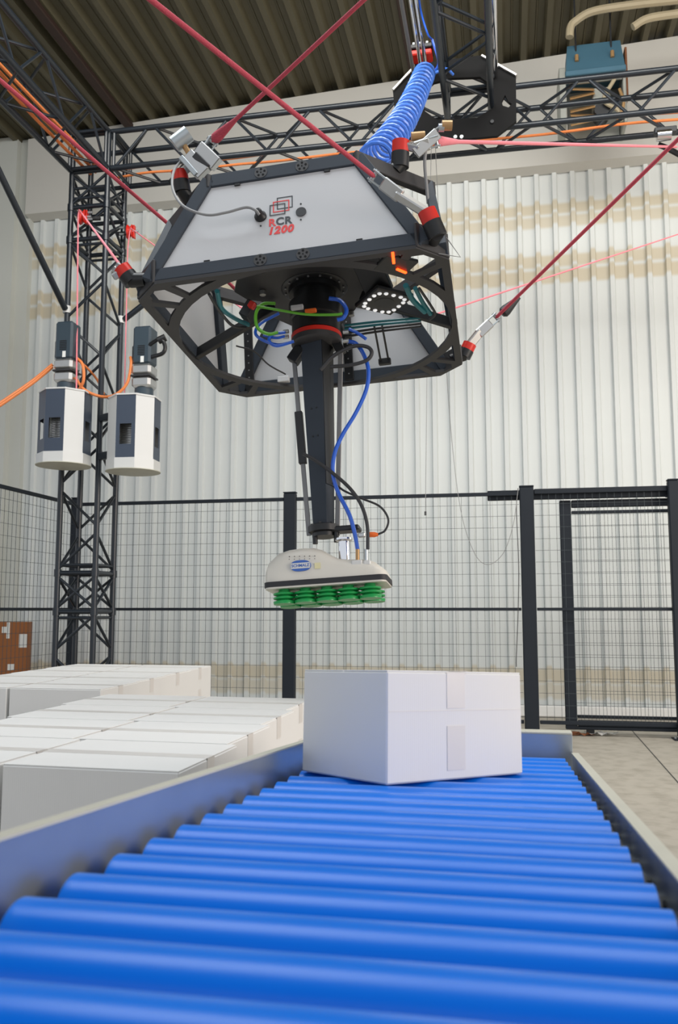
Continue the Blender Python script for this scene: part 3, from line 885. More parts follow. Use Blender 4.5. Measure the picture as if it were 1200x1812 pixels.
# --- ring light, sensor LEDs, wiring
rl = Lz(680, 536, .05)
R45 = Matrix.Rotation(math.radians(40), 3, 'Z')
plate = MB().cbox(rl + Vector((0, 0, .012)), (.185, .185, .022), .008, R45).build('ring_light', 'black', rb)
for i in range(16):
    s_ = i / 16 * 4; sd, f_ = int(s_), s_ - int(s_)
    q = [(-1, -1), (1, -1), (1, 1), (-1, 1)]; a_, b_ = q[sd], q[(sd + 1) % 4]
    x_, y_ = a_[0] + (b_[0] - a_[0]) * f_, a_[1] + (b_[1] - a_[1]) * f_
    rr = .066 / max(.001, (abs(x_) ** 4 + abs(y_) ** 4) ** .25) * 1.12
    p = rl + R45 @ Vector((x_ * rr, y_ * rr, 0))
    MB().lathe(p + Vector((0, 0, .002)), (0, 0, -1), [(.0095, 0), (.0095, .004), (.006, .007)], 12).build('led', 'lamp', plate, smooth=True)
MB().cyl(rl + Vector((0, 0, .0)), rl + Vector((0, 0, .03)), .042, n=24).build('lens_opening', 'dark_gap', plate)
beam('ring_light_bracket', rl + Vector((-.01, -.05, .03)), rl + Vector((-.06, -.26, .14)), (0, 0, 1), .12, .03, 'black')
for (x0, y0, x1, y1) in ((695, 447, 697, 466), (702, 476, 719, 483)):
    p, q = Lz(x0, y0, -.012), Lz(x1, y1, -.012)
    beam('indicator_light', p, q, (0, 0, 1), .011, .007, 'led')
beam('indicator_box', Lz(672, 462, -.0), Lz(728, 474, -.0), (0, 0, 1), .11, .016, 'black')

def wire(name, pts, r, m, z=None, k=8, par=None):
    P = [p if isinstance(p, Vector) else (Lz(p[0], p[1], p[2] if len(p) > 2 else z)) for p in pts]
    return MB().tube(smoothpath(P, k), r, 8).build(name, m, par or rb, smooth=True)
def wirey(name, pts, r, m, y, k=8):
    P = [Ly_(p[0], p[1], p[2] if len(p) > 2 else y) for p in pts]
    return MB().tube(smoothpath(P, k), r, 8).build(name, m, rb, smooth=True)
wirey('green_cable', [(487, 537), (465, 538), (453, 555), (456, 580), (475, 591), (492, 588)], .0075, 'green', -.16)
wirey('green_cable', [(455, 542), (490, 548), (540, 556), (590, 557), (606, 555)], .006, 'green', -.17)
wirey('blue_hose', [(583, 528), (602, 532), (613, 548), (608, 562), (597, 566)], .009, 'bluehose', -.16)
wirey('blue_hose', [(494, 554), (462, 572), (452, 588), (462, 600), (490, 610), (515, 606)], .007, 'bluehose', -.13)
wirey('blue_hose', [(505, 588), (482, 592), (476, 603), (490, 612), (520, 604)], .007, 'bluehose', -.15)
wirey('blue_hose', [(504, 595), (488, 598), (466, 593)], .006, 'bluehose', -.14)
wirey('blue_hose', [(618, 582), (634, 590), (648, 600)], .007, 'bluehose', -.10)
wirey('blue_hose', [(616, 604), (630, 608), (644, 628), (652, 656), (648, 690), (630, 730), (607, 768), (593, 800), (589, 835), (598, 870), (618, 910), (628, 945), (633, 974)], .0088, 'bluehose', -.075)
wirey('dark_cable', [(567, 655), (590, 630), (625, 613), (650, 614), (658, 625), (648, 638), (620, 646), (585, 649)], .0085, 'dark_cable', -.10)
wirey('dark_cable', [(537, 803), (560, 816), (590, 838), (620, 865), (640, 895), (650, 930), (651, 972)], .0075, 'dark_cable', -.085)
wirey('dark_cable', [(588, 855), (600, 862), (612, 870), (640, 882), (672, 896), (687, 918), (682, 938), (668, 946)], .0045, 'dark_cable', -.06)
p0, p1 = Ly_(650, 946, -.06), Ly_(669, 946, -.06)
MB().lathe(p0, p1 - p0, [(.006, 0), (.011, .004), (.011, .03), (.006, .045)], 14).build('orange_plug', 'ink_orange', rb, smooth=True)
MB().cbox(Ly_(640, 947, -.06), (.03, .02, .018), .003).build('plug_socket', 'alu', rb)
for (px, py) in ((506, 587), (506, 596), (612, 587), (612, 603)):
    p = Ly_(px, py, -.10); rod('hose_fitting', p - Vector((.012, 0, 0)), p + Vector((.012, 0, 0)), .009, 'alu', rb, 10)
MB().cbox(Ly_(526, 544, -.15), (.055, .02, .02), .003).build('terminal_block', 'panel', rb)
MB().cbox(Ly_(550, 550, -.155), (.05, .02, .016), .003).build('orange_connector', 'ink_orange', rb)
wire('teal_cable', [(384, 515, .05), (392, 545, .06), (415, 563, .10), (440, 575, .12)], .010, 'teal')
wire('dark_cable', [(370, 520, .04), (385, 545, .05), (410, 575, .08), (435, 580, .1)], .007, 'dark_cable')
wire('teal_cable', [(718, 505, .03), (730, 530, .03), (752, 552, .02)], .012, 'teal')
wire('teal_cable', [(735, 510, .03), (748, 535, .03), (762, 556, .02)], .010, 'teal')
wire('dark_cable', [(742, 510, .02), (762, 540, .02), (770, 556, .02), (760, 566, .03)], .006, 'dark_cable')
for i, (ya, yb, m_) in enumerate(((576, 562, 'teal'), (582, 567, 'teal'), (590, 572, 'dark_cable'), (596, 577, 'dark_cable'))):
    wire('cross_cable', [(610, ya, .10), (670, (ya + yb) / 2, .10), (745, yb, .06)], .006, m_)
wire('dark_cable', [(418, 612, .06), (450, 622, .05), (475, 645, .03), (505, 662, .03)], .004, 'dark_cable')
MB().cbox(Lz(502, 672, .03), (.06, .03, .03), .003).build('junction_box', 'panel', rb)
MB().cbox(Lz(441, 550, .14), (.05, .06, .08), .004, Matrix.Rotation(.6, 3, 'Y')).build('valve_block', 'dark_gap', rb)
MB().cbox(Lz(446, 540, .13), (.03, .03, .03), .004, Matrix.Rotation(.6, 3, 'Y')).build('red_valve', 'red', rb)
for x0 in (668, 682):
    p, q = Lz(x0 - 6, 575, .12), Lz(x0 + 6, 640, .02); rod('guide_rod', p, q, .005, 'black', rb, 8)
MB().cbox(Lz(681, 640, .02), (.06, .03, .03), .004).build('rod_foot', 'black', rb)

# --- rope anchors: base joint, red hub, load cell, shackle
ROPE_END = {}
def anchor(key, base, pts, label, sizes=1.):
    """base: local point on the frame; pts: pixel waypoints (joint, hub, cell, fork, rope start) at the base's depth plus offset"""
    (jx, jy), (hx, hy), (cx, cy), (fx, fy), (ex_, ey_), off = pts
    J, Hh, Cc, Fk, E = [Lnear(x, y, base, off) for x, y in ((jx, jy), (hx, hy), (cx, cy), (fx, fy), (ex_, ey_))]
    base = Vector(base)
    a = MB().cyl(base, J, .028, .030, n=18).cyl(J - (Hh - J) * .2, J + (Hh - J) * .55, .036, n=20).build('anchor_joint', 'black', rb, smooth=True)
    a['label'] = label
    dv = (Hh - J).normalized()
    MB().cyl(J + (Hh - J) * .5, Hh + dv * .012, .034, n=20).build('anchor_hub', 'red', a, smooth=True, base=(0, 0, 0))
    dc = (Cc - Hh); L = dc.length; dc.normalize()
    s1 = dc.orthogonal().normalized(); R = Matrix((dc, s1, dc.cross(s1))).transposed()
    MB().cbox((Hh + Cc) / 2, (L + .03, .042, .03), .005, R).build('load_cell', 'alu', a, base=(0, 0, 0))
    df = (Fk - Cc); Lf_ = df.length; df.normalize(); vw = toL(CAM) - Cc; vw.normalize(); s1 = (vw - df * vw.dot(df)).normalized(); R = Matrix((df, s1, df.cross(s1))).transposed()
    MB().cbox(Cc.lerp(Fk, .3), (Lf_ * .75, .03, .05), .005, R).build('clevis', 'alu', a, base=(0, 0, 0))
    d2 = (E - Fk).normalized()
    side = df.cross(s1)
    fk = MB()
    for s in (-1, 1): fk.cbox(Cc.lerp(Fk, .85) + side * .018 * s, (Lf_ * .55, .024, .008), .002, R)
    fk.cyl(Fk - side * .026, Fk + side * .026, .008, n=12)
    fk.build('shackle', 'zinc', a, base=(0, 0, 0))
    ROPE_END[key] = toW(Fk)
    return a


mtop = lambda sx, sy: Vector((sx * (WT - CT / 2), sy * (WT - CT / 2), HT - .01))
mbot = lambda sx, sy: Vector((sx * (W_ - C_ / 2), sy * (W_ - C_ / 2), .05))
anchor('tl', mtop(-1, -1), ((322, 335), (318, 308), (352, 282), (376, 250), (392, 238), -.02), 'rope anchor with a red hub and a grey steel block')
anchor('tr', mtop(1, -1), ((708, 290), (709, 255), (735, 262), (772, 250), (800, 265), .0), 'rope anchor with a red hub and a pale load cell')
anchor('bl', mbot(-1, -1), ((232, 496), (218, 478), (205, 486), (216, 474), (208, 466), .02), 'rope anchor with a red collar')
anchor('br', mbot(1, -1), ((772, 412), (757, 378), (706, 346), (662, 312), (640, 292), -.06), 'rope anchor with a red collar and long alloy link')
anchor('kr', mbot(1, 1), ((822, 628), (830, 612), (848, 590), (878, 562), (905, 540), .0), 'rope anchor with a small red collar')
anchor('tbl', mtop(-1, 1), ((Lx, 0), (0, 0), (0, 0), (0, 0), (0, 0), 0), '') if False else None
# knurled adjuster and eye on the anchor carrying the grey signal cable
ref = mtop(-1, -1)
p, q = Lnear(308, 256, ref, -.03), Lnear(334, 236, ref, -.03)
MB().cyl(p, q, .034, n=24).build('knurled_knob', 'zinc', rb, smooth=True)
p, q = Lnear(322, 250, ref, -.03), Lnear(345, 290, ref, -.03)
rod('knob_stem', p, q, .012, 'bronze', rb, 12)
for (x0, y0, x1, y1, wd_, dp_, m_) in ((332, 276, 362, 309, .062, .05, 'alu'), (352, 262, 384, 292, .058, .05, 'alu'), (346, 276, 370, 300, .030, .058, 'dark_cable'), (322, 280, 350, 312, .022, .055, 'zinc')):
    p, q = Lnear(x0, y0, ref, -.05), Lnear(x1, y1, ref, -.05)
    beam('block_and_gap', p, q, toL(CAM) - p, wd_, dp_, m_)  # the dark piece stands in for the shadowed gap between the pale blocks
wirey('grey_cable', [(325, 280, -.5), (308, 302, -.55), (306, 335, -.6), (325, 365, -.64), (365, 380, -.64), (400, 376, -.64), (435, 367, -.64), (452, 372, -.64), (459, 380, -.63)], .0055, 'grey_cable', -.6)
ref = mtop(1, -1)
for (x0, y0, x1, y1, r_, m_) in ((782, 222, 800, 222, .020, 'bronze'), (776, 226, 786, 226, .016, 'zinc'), (728, 242, 752, 240, .018, 'bronze')):
    rod('fitting', Lnear(x0, y0, ref), Lnear(x1, y1, ref), r_, m_, rb, 10)
mb = MB().tube(smoothpath([Lnear(x_, y_, ref) for x_, y_ in ((778, 225), (762, 240), (752, 280), (755, 330), (758, 360))], 8), .0065, 8)
mb.build('grey_cable', 'grey_cable', rb, smooth=True)
p, q = Lnear(735, 272, ref, -.01), Lnear(775, 235, ref, -.01); beam('cell_plate', p, q, toL(CAM) - p, .045, .012, 'alu')
# left-over feeler wire on the front corner
ref = mbot(1, -1)
MB().tube([Lnear(790, 420, ref), Lnear(815, 455, ref), Lnear(772, 448, ref)], .002, 6).build('feeler_wire', 'grey_cable', rb)

#==================================================================== VACUUM GRIPPER
GO = toW((0, 0, -.955))
gr = thing('vacuum_gripper', GO, 'beige vacuum gripper with green bellows cups hanging under the robot arm', 'gripper', rot=PR, local=True)
GM = PM
def Gy(px, py, y=-.10): return PI_ @ (onplane(px, py, PM @ Vector((0, 1, 0)), GO + PM @ Vector((0, y, 0))) - GO)
gl, grr = Gy(465, 1030, -.11), Gy(677, 1018, -.11)
x0, x1 = gl.x, grr.x + .015; DEP = .11
zb_ = Gy(570, 1034, -.11).z; zt_b = Gy(570, 1023, -.11).z
LX = x1 - x0; cxg = (x0 + x1) / 2
def rrect(hx, hy, r, n=6):
    out = []
    for cx2, cy2, a0 in ((hx - r, hy - r, 0), (-hx + r, hy - r, PI / 2), (-hx + r, -hy + r, PI), (hx - r, -hy + r, 1.5 * PI)):
        for i in range(n + 1): a5 = a0 + i * PI / 2 / n; out.append((cx2 + r * math.cos(a5), cy2 + r * math.sin(a5)))
    return out
MB().prism(rrect(LX / 2, DEP, .03), [], (cxg, 0, zb_ + .004), (1, 0, 0), (0, 1, 0), zt_b - zb_ - .004).build('rubber_band', 'foot', gr, smooth=True)
MB().prism(rrect(LX / 2 - .004, DEP - .004, .028), [], (cxg, 0, zb_ - .003), (1, 0, 0), (0, 1, 0), .008).build('base_plate', 'gripper', gr)
# lofted shell
tops = [(465, 1021), (470, 1010), (480, 996), (497, 980), (514, 974), (535, 971), (556, 970), (572, 974), (588, 983), (600, 989), (615, 990.5), (650, 991), (664, 995), (675, 1003), (684, 1010), (690, 1018)]
mb = MB(); st_n = 14; vs = []
st = []
for px, py in tops:
    q = Gy(px, py, -.03); st.append((max(x0 + .004, min(x1 - .004, q.x)), max(q.z, zt_b + .003)))
st = [(x0 + .002, zt_b + .002)] + st[1:-1] + [(x1 - .002, zt_b + .002)]
for i, (xx, zz) in enumerate(st):
    e = min(1, (xx - x0) / .035, (x1 - xx) / .035); hw = (DEP - .006) * (1 - .28 * (1 - max(0, e)) ** 2)
    hgt = zz - zt_b
    for k in range(st_n + 1):
        a5 = PI * k / st_n; cc, ss = math.cos(a5), math.sin(a5)
        vs.append((xx, -hw * math.copysign(abs(cc) ** .55, cc), zt_b + hgt * abs(ss) ** .6))
ns = len(st); m1 = st_n + 1
fs = [(i * m1 + k, i * m1 + k + 1, (i + 1) * m1 + k + 1, (i + 1) * m1 + k) for i in range(ns - 1) for k in range(st_n)]
fs += [(i * m1, (i + 1) * m1, (i + 1) * m1 + st_n, i * m1 + st_n) for i in range(ns - 1)]
mb.add(vs, fs); shell = mb.build('shell', 'gripper', gr, smooth=True)
# emblem: oval plate with blue border bars and lettering
ec = Gy(532, 1001, -.1075); ey = -.1085
def gpt(px, py, y): q = Gy(px, py, y); return q
ew, eh = .0425, .0225
ov = lambda a_, b_, n=28: [(a_ * math.copysign(abs(math.cos(2 * PI * i / n)) ** .75, math.cos(2 * PI * i / n)), b_ * math.copysign(abs(math.sin(2 * PI * i / n)) ** .9, math.sin(2 * PI * i / n))) for i in range(n)]
lg = MB().prism(ov(ew, eh), [], (ec.x, ey + .008, ec.z), (1, 0, 0), (0, 0, 1), .010).build('emblem', 'ink_blue', gr)
MB().prism([(-.039, -.0115), (.039, -.0115), (.041, 0), (.039, .0115), (-.039, .0115), (-.041, 0)], [], (ec.x, ey - .0018, ec.z), (1, 0, 0), (0, 0, 1), .0008).build('emblem_field', 'white', lg, base=(0, 0, 0))
text_part('emblem_lettering', 'SCHMALZ', .0165, 'ink_blue', lg, (ec.x, ey - .0030, ec.z), (1, 0, 0), (0, 0, 1), depth=.0003, bold=.0003)
# chrome inlet, fittings
sp = Gy(610, 990, -.03); spt = Gy(612, 952, -.03)
MB().lathe(sp - Vector((0, 0, .01)), (0, 0, 1), [(.024, 0), (.024, spt.z - sp.z - .006), (.036, spt.z - sp.z), (.036, spt.z - sp.z + .008), (.02, spt.z - sp.z + .010)], 28).build('chrome_inlet', 'chrome', gr, smooth=True)
for px in (633, 648):
    a_, b_ = Gy(px, 992, -.08), Gy(px, 972, -.08); rod('hose_fitting', a_, b_, .0085, 'bronze' if px == 633 else 'zinc', gr, 12)
MB().cbox(Gy(632, 996, -.088), (.045, .02, .022), .004).build('valve_cover', 'white', gr)
MB().cbox(Gy(650, 996, -.088), (.03, .02, .02), .004).build('valve_cover', 'white', gr)
# perforations in the dome
for i in range(6):
    for j in range(2):
        q = Gy(512 + i * 9, 984 + j * 5 + (i - 3) * -.2, -.098); MB().cyl(q + Vector((0, .012, 0)), q - Vector((0, .001, 0)), .0016, n=6).build('vent_hole', 'dark_gap', shell, base=(0, 0, 0))
MB().box(Gy(562, 1001, -.1045), (.024, .002, .024)).build('sticker', mat('pale_yellow_sticker', (222, 214, 170), .5), gr)
# bellows cups
cupm = None
ztop_c = zb_; hc = abs(Gy(570, 1066, -.11).z - zb_) * .84
prof = [(.014, 0), (.018, .012), (.022, .014), (.024, .020)]
n_b = 3; hb = hc - .02
prof = [(.022, 0), (.024, .012)]
for i in range(n_b):
    z0 = .012 + i * (hc - .012) / n_b; z1 = .012 + (i + 1) * (hc - .012) / n_b
    prof += [(.031, z0 + .001), (.0445, z1 - .012), (.0455, z1 - .008), (.044, z1 - .005), (.030, z1 - .001)]
prof = prof[:-1] + [(.044, hc)]
for r_ in range(2):
    for i in range(5):
        xx = x0 + .075 + i * (LX - .15) / 4; yy = -.055 + r_ * .11
        if cupm is None:
            o = MB().lathe((0, 0, 0), (0, 0, -1), prof, 28).build('suction_cup', 'cup', gr, smooth=True); cupm = o.data
        else:
            o = D.objects.new('suction_cup', cupm); COL.objects.link(o); o.parent = gr
        o.location = (xx, yy, ztop_c - .002)

#==================================================================== ROPES
def rope(label, pts, r, m='rope', fan=None):
    pts = [Vector(p) for p in pts]
    o = MB().tube(pts, r, 10).build('rope', m, smooth=True, base=pts[0])
    return tag(o, label, 'rope', 'ropes that carry the platform')


def ext(a, b, t): return a + (b - a) * t
def up_to(a, b, z=4.95, xmax=3.4):               # carry the rope on to the height of the truss ring, outside the frame
    t = 1.
    while t < 6 and ext(a, b, t).z < z and abs(ext(a, b, t).x) < xmax: t += .05
    return ext(a, b, t)
# front-right lower anchor -> up over the camera on the left
s = ROPE_END['br']; e = near(265, -2, s, -.75); rope('thick red rope from the long alloy link up past the front panel', [s, up_to(s, e)], .0085)
s = ROPE_END['tl']; e = near(646, -2, s, -.5); rope('thick red rope rising from the steel block anchor across the roof deck', [s, up_to(s, e)], .0085)
MB0 = None
# rope from the upper left, ending on the far top corner of the frame
s = toW(mtop(-1, 1)); 
s = near(300, 398, toW((-.5, .0, .3))); e = near(0, 142, s, -.9); sb = toW((-.46, .30, .44))
rope('red rope running past the tower to the far top corner of the platform', [up_to(s, e, 4.95, 4.2), s, sb], .0082)
s = ROPE_END['tr']; e = near(1197, 260, s, 3.0); rope('pink red rope stretched level to the wall-side beam clamp', [s, e], .0085, 'rope_far')
s = ROPE_END['kr']; s2 = near(905, 543, s); e = near(1202, 252, s, -.8); rope('red rope rising from the lower far corner, spliced into a black eye', [s, up_to(s2, e)], .0085)
k_ = toW((.62, .50, .05))
s = toW((.05, .60, .12)); s = near(772, 556, toW((.3, .6, .03))); e = near(1202, 414, s, 2.2); rope('thin pink rope passing behind the platform, below the beige wall bands', [s, up_to(s, e)], .005, 'rope_far')

# black splice covers on the rope eyes
def splice(label, a, b, r0, r1, m='dark_gap'):
    o = MB().lathe(a, b - a, [(r0 * .6, 0), (r0, .012), (r0, .03), (r1, (b - a).length)], 14).build('rope_splice', m, smooth=True, base=a)
    tag(o, label, 'rope splice', 'splices at the rope ends')
s = ROPE_END['kr']; e = near(1202, 252, s, -.8); s2 = near(905, 543, s)
splice('black splice cover on the rope of the lower far corner', near(888, 556, s), near(919, 526, s, -.01), .028, .010)
s = ROPE_END['tl']; e = near(646, -2, s, -.5); splice('dark red splice where the rope meets the steel block anchor', ext(s, e, .01), ext(s, e, .17), .022, .009, 'rope')
s = ROPE_END['tr']; e = near(1197, 260, s, 3.0); splice('pink splice at the start of the level rope', ext(s, e, .0), ext(s, e, .05), .020, .009, 'rope_far')

#==================================================================== WINCHES, PULLEYS
WR = .205
def octp(r, ph=PI / 8): return [(r * math.cos(ph + i * PI / 4), r * math.sin(ph + i * PI / 4)) for i in range(8)]
def winch(cx_, cy2, ztop, label, white0, navy=(), side=-1, mo_=0.):
    hh = .60; zb2 = ztop - hh
    t = thing('rope_winch', (cx_, cy2, zb2), label, 'winch', 'winches on the tower')
    ph = math.radians(22.5) + white0
    P8 = octp(WR, ph); Pin = octp(WR - .008, ph)
    for i in range(8):
        a_, b_ = P8[i], P8[(i + 1) % 8]; mid = Vector(((a_[0] + b_[0]) / 2, (a_[1] + b_[1]) / 2, 0)); dr = Vector((b_[0] - a_[0], b_[1] - a_[1], 0)); L = dr.length; dr.normalize()
        o_ = Vector((cx_, cy2, zb2 + .09)) + mid - mid.normalized() * .006
        out = [(-L / 2, 0), (L / 2, 0), (L / 2, hh - .1), (-L / 2, hh - .1)]
        if i % 2 == 0 and i not in navy:
            MB().prism(out, [], o_, dr, (0, 0, 1), .005).build('white_panel', 'white', t)
        else:
            win = [(-L * .30, .11), (L * .30, .11), (L * .30, .27), (-L * .30, .27)]
            MB().prism(out, [win], o_, dr, (0, 0, 1), .005).build('slate_panel', 'navy', t)
    mb = MB().prism([(x_ + cx_, y_ + cy2) for x_, y_ in octp(WR + .006, ph)], [], (0, 0, zb2 + .012), (1, 0, 0), (0, 1, 0), .082); mb.build('bottom_pan', 'white', t)
    MB().lathe((cx_, cy2, zb2), (0, 0, 1), [(WR * .82, 0), (WR + .01, .006), (WR + .01, .012), (WR * .8, .014)], 28).build('pan_rim', 'cream', t, smooth=True)
    MB().prism([(x_ + cx_, y_ + cy2) for x_, y_ in octp(WR + .004, ph)], [], (0, 0, ztop - .012), (1, 0, 0), (0, 1, 0), .012).build('top_lid', 'white', t)
    dm = MB().cyl((cx_, cy2, zb2 + .1), (cx_, cy2, ztop - .03), .11, n=24)
    dm.build('drum', 'steel_grey', t, smooth=True)
    mb = MB()
    for i in range(22): mb.lathe((cx_, cy2, zb2 + .14 + i * .014), (0, 0, 1), [(.11, 0), (.116, .004), (.116, .008), (.11, .012)], 20)
    mb.build('rope_windings', 'alu', t, smooth=True)
    mx_ = cx_ + mo_
    # gearbox and motor stand on the lid
    MB().cyl((mx_, cy2, ztop), (mx_, cy2, ztop + .075), .074, n=28).build('gear_collar', 'motor', t, smooth=True)
    MB().cbox((mx_, cy2, ztop + .120), (.160, .160, .09), .02).build('gearbox', 'alu', t)
    MB().cbox((mx_, cy2, ztop + .170), (.168, .168, .014), .004).build('gearbox_seam', 'dark_cable', t)
    MB().cbox((mx_, cy2, ztop + .222), (.162, .162, .09), .02).build('adapter', 'alu', t)
    mo = MB().cbox((mx_, cy2, ztop + .42), (.150, .150, .31), .016).build('motor', 'motor', t)
    for k in range(6): MB().box((mx_, cy2 - .0755, ztop + .34 + k * .014), (.06, .003, .007)).build('cooling_slot', 'black', mo)
    MB().box((mx_ + .01, cy2 - .0755, ztop + .30), (.028, .002, .05)).build('rating_plate', 'paper', mo)
    s_ = side
    MB().cbox((mx_ + s_ * .088, cy2, ztop + .36), (.028, .05, .14), .006).build('connector_box', 'black', mo)
    rod('cable_gland', (mx_ + s_ * .1, cy2 - .0, ztop + .285), (mx_ + s_ * .1, cy2, ztop + .32), .013, 'zinc', mo, 10)
    # bracket to the tower
    return t


wa = atY(117, 700, 6.22); wb = atY(239, 708, 6.30)
winch(wa.x, 6.22, wa.z + .02, 'white and slate octagonal winch hanging in front of the tower below its motor', math.radians(4), (4,))
wbx = winch(wb.x, 6.30, wb.z + .01, 'white and slate octagonal winch mounted on an arm beside the tower', math.radians(4), mo_=.075)
for (t_, cx_, cy2, ztop, tx) in ((0, wa.x, 6.22, wa.z + .02, TX + .02), (1, wb.x, 6.30, wb.z + .01, TX + S)):
    w_o = [o for o in D.objects if o.name.startswith('rope_winch')][t_]
    for dz in (-.10, -.42):
        p = Vector((cx_, cy2, ztop + dz)); q = Vector((tx, TY, ztop + dz)); d_ = (q - p).normalized()
        beam('mount_arm', p + d_ * (WR - .01), q - d_ * .02, (0, 0, 1), .04, .06, 'truss', w_o) if False else \
            MB().cbox((p + d_ * (WR - .01) + q) / 2, ((q - p).length - WR + .01, .04, .06), .004, Matrix((d_, Vector((0, 0, 1)).cross(d_), Vector((0, 0, 1)))).transposed()).build('mount_arm', 'truss', w_o)
# lever bracket on the second motor
mtop_w = Vector((wb.x, 6.30, wb.z + .50))
w2 = [o for o in D.objects if o.name.startswith('rope_winch')][1]
pts = [near(262, 612, mtop_w, -.09), near(283, 600, mtop_w, -.11), near(292, 612, mtop_w, -.11), near(288, 625, mtop_w, -.11), near(268, 632, mtop_w, -.09)]
MB().tube(smoothpath(pts, 6), .016, 8).build('motor_lever', 'black', w2, smooth=True)
rod('lever_knob', near(280, 603, mtop_w, -.10), near(293, 597, mtop_w, -.10), .03, 'black', w2, 12)


def pulley(px, py, Y, label, tilt, sd=1):
    c = atY(px, py, Y); t = thing('rope_pulley', c, label, 'pulley', 'red pulleys at the tower head')
    ax = Vector((math.cos(tilt), math.sin(tilt), 0))
    MB().lathe(c - ax * .024, ax, [(.056, 0), (.060, .005), (.046, .018), (.042, .024), (.046, .030), (.060, .043), (.056, .048)], 28).build('wheel', 'red', t, smooth=True)
    rod('axle', c - ax * .04, c + ax * .07, .012, 'zinc', t, 12)
    Rz_ = Matrix.Rotation(tilt, 3, 'Z')
    for s_ in (-1, 1): MB().cbox(c + ax * .031 * s_ + Vector((0, .01, .0)), (.010, .045, .115), .004, Rz_).build('cheek', 'red', t)
    MB().cbox(c + ax * .085 * sd + Vector((0, .03, .0)), (.10, .03, .03), .004, Rz_).build('mount_block', 'black', t)
    for dz in (-.03, .03): rod('mount_bolt', c + ax * .05 * sd + Vector((0, -.02, dz)), c + ax * .09 * sd + Vector((0, -.02, dz)), .010, 'zinc', t, 8)
    return c


pc1 = pulley(147, 384, 6.43, 'red pulley between the front chords of the tower head', .15)
pc2 = pulley(231, 410, 6.72, 'red pulley on the beam side of the tower head', .1, -1)
# ropes over the pulleys
e = ROPE_END['bl']; d1 = Vector((wa.x + .12, 6.16, wa.z + .03))
rope('pink rope from the front tower pulley down to its winch and to the platform corner', [Vector((d1.x, d1.y, d1.z)), pc1 + Vector((-.01, -.065, -.02)), pc1 + Vector((0, -.07, .03)), e], .0065, 'rope_far')
d2 = Vector((wb.x - .12, 6.36, wb.z + .02)); e2 = toW((-.46, .44, .40))
rope('pink rope from the beam-side tower pulley to winch and platform', [d2, near(226, 440, pc2, -.06), pc2 + Vector((.03, -.07, .0)), e2], .005, 'rope_far')

#==================================================================== SUPPLY TRUSS FITTINGS
yp = 6.20
def PY(px, py): q = atY(px, py, yp); return (q.x, q.z)
outer = [PY(*p) for p in ((696, 163), (738, 118), (790, 110), (852, 102), (913, 137), (914, 218), (880, 244), (790, 252), (740, 250), (700, 205))]
hole = [PY(*p) for p in ((768, 150), (800, 142), (850, 140), (870, 155), (872, 195), (845, 212), (775, 216), (752, 200), (752, 165))]
pl = thing('octagonal_plate', (-.33, yp, 4.55), 'black octagonal plate with a large opening fixed on the crossing truss beam', 'plate')
MB().prism(outer, [hole, [PY(*p) for p in ((888, 184), (894, 172), (900, 184), (906, 188), (900, 194), (890, 191))]], (0, yp, 0), (1, 0, 0), (0, 0, 1), .03).build('plate', 'matte_black', pl)
for (x0_, y0_, x1_, y1_) in ((852, 101, 914, 136), (696, 162, 736, 119)):
    p, q = atY(x0_, y0_, yp - .02), atY(x1_, y1_, yp - .02); d_ = (q - p).normalized(); 
    MB().cbox((p + q) / 2, ((q - p).length, .06, .018), .003, Matrix((d_, Vector((0, 1, 0)), d_.cross(Vector((0, 1, 0))))).transposed()).build('edge_strip', 'alu', pl)
for px, py in ((872, 137), (871, 216), (806, 243), (817, 243)):
    p = atY(px, py, yp - .03); rod('bolt', p, p + Vector((0, -.012, 0)), .014, 'zinc' if px < 830 else 'dark_gap', pl, 10)
for px, pyz, m_, lab in ((877, 118, 'chrome', 'bright guide rod beside the crossing truss beam, on the gate side'), (741, 92, 'chrome', 'bright guide rod above the coiled hose'), (750, 92, 'chrome', 'slim bright guide rod just above the coiled hose'), (727, 100, 'steel_grey', 'thin steel guide rod above the coiled hose, furthest from the crossing beam')):
    zr = 5.03; p = atZ(px, pyz, zr); r_ = .014 if px != 877 else .018
    p1 = Vector((p.x, 1.5, zr))
    o = MB().cyl(Vector((p.x, max(p.y, 6.19), zr)), p1, r_, n=14).build('guide_rod', m_, smooth=True, base=(p.x, 3.8, zr)); tag(o, lab, 'rod', 'guide rods along the crossing beam')
q = atY(745, 100, 6.0)
t = thing('hose_anchor', q, 'red and black hose anchor at the head of the coiled hose', 'hose fitting')
MB().cbox(q + Vector((0, 0, .0)), (.17, .12, .04), .008).build('clamp', 'red', t)
MB().cbox(q + Vector((0, 0, .045)), (.18, .13, .035), .006).build('top_clamp', 'black', t)
for sx in (-.05, .0, .05): rod('bolt', q + Vector((sx, -.04, .06)), q + Vector((sx, -.04, .085)), .011, 'zinc', t, 8)
MB().cbox(q + Vector((-.0, .12, .02)), (.12, .16, .05), .006).build('hanger', 'black', t)

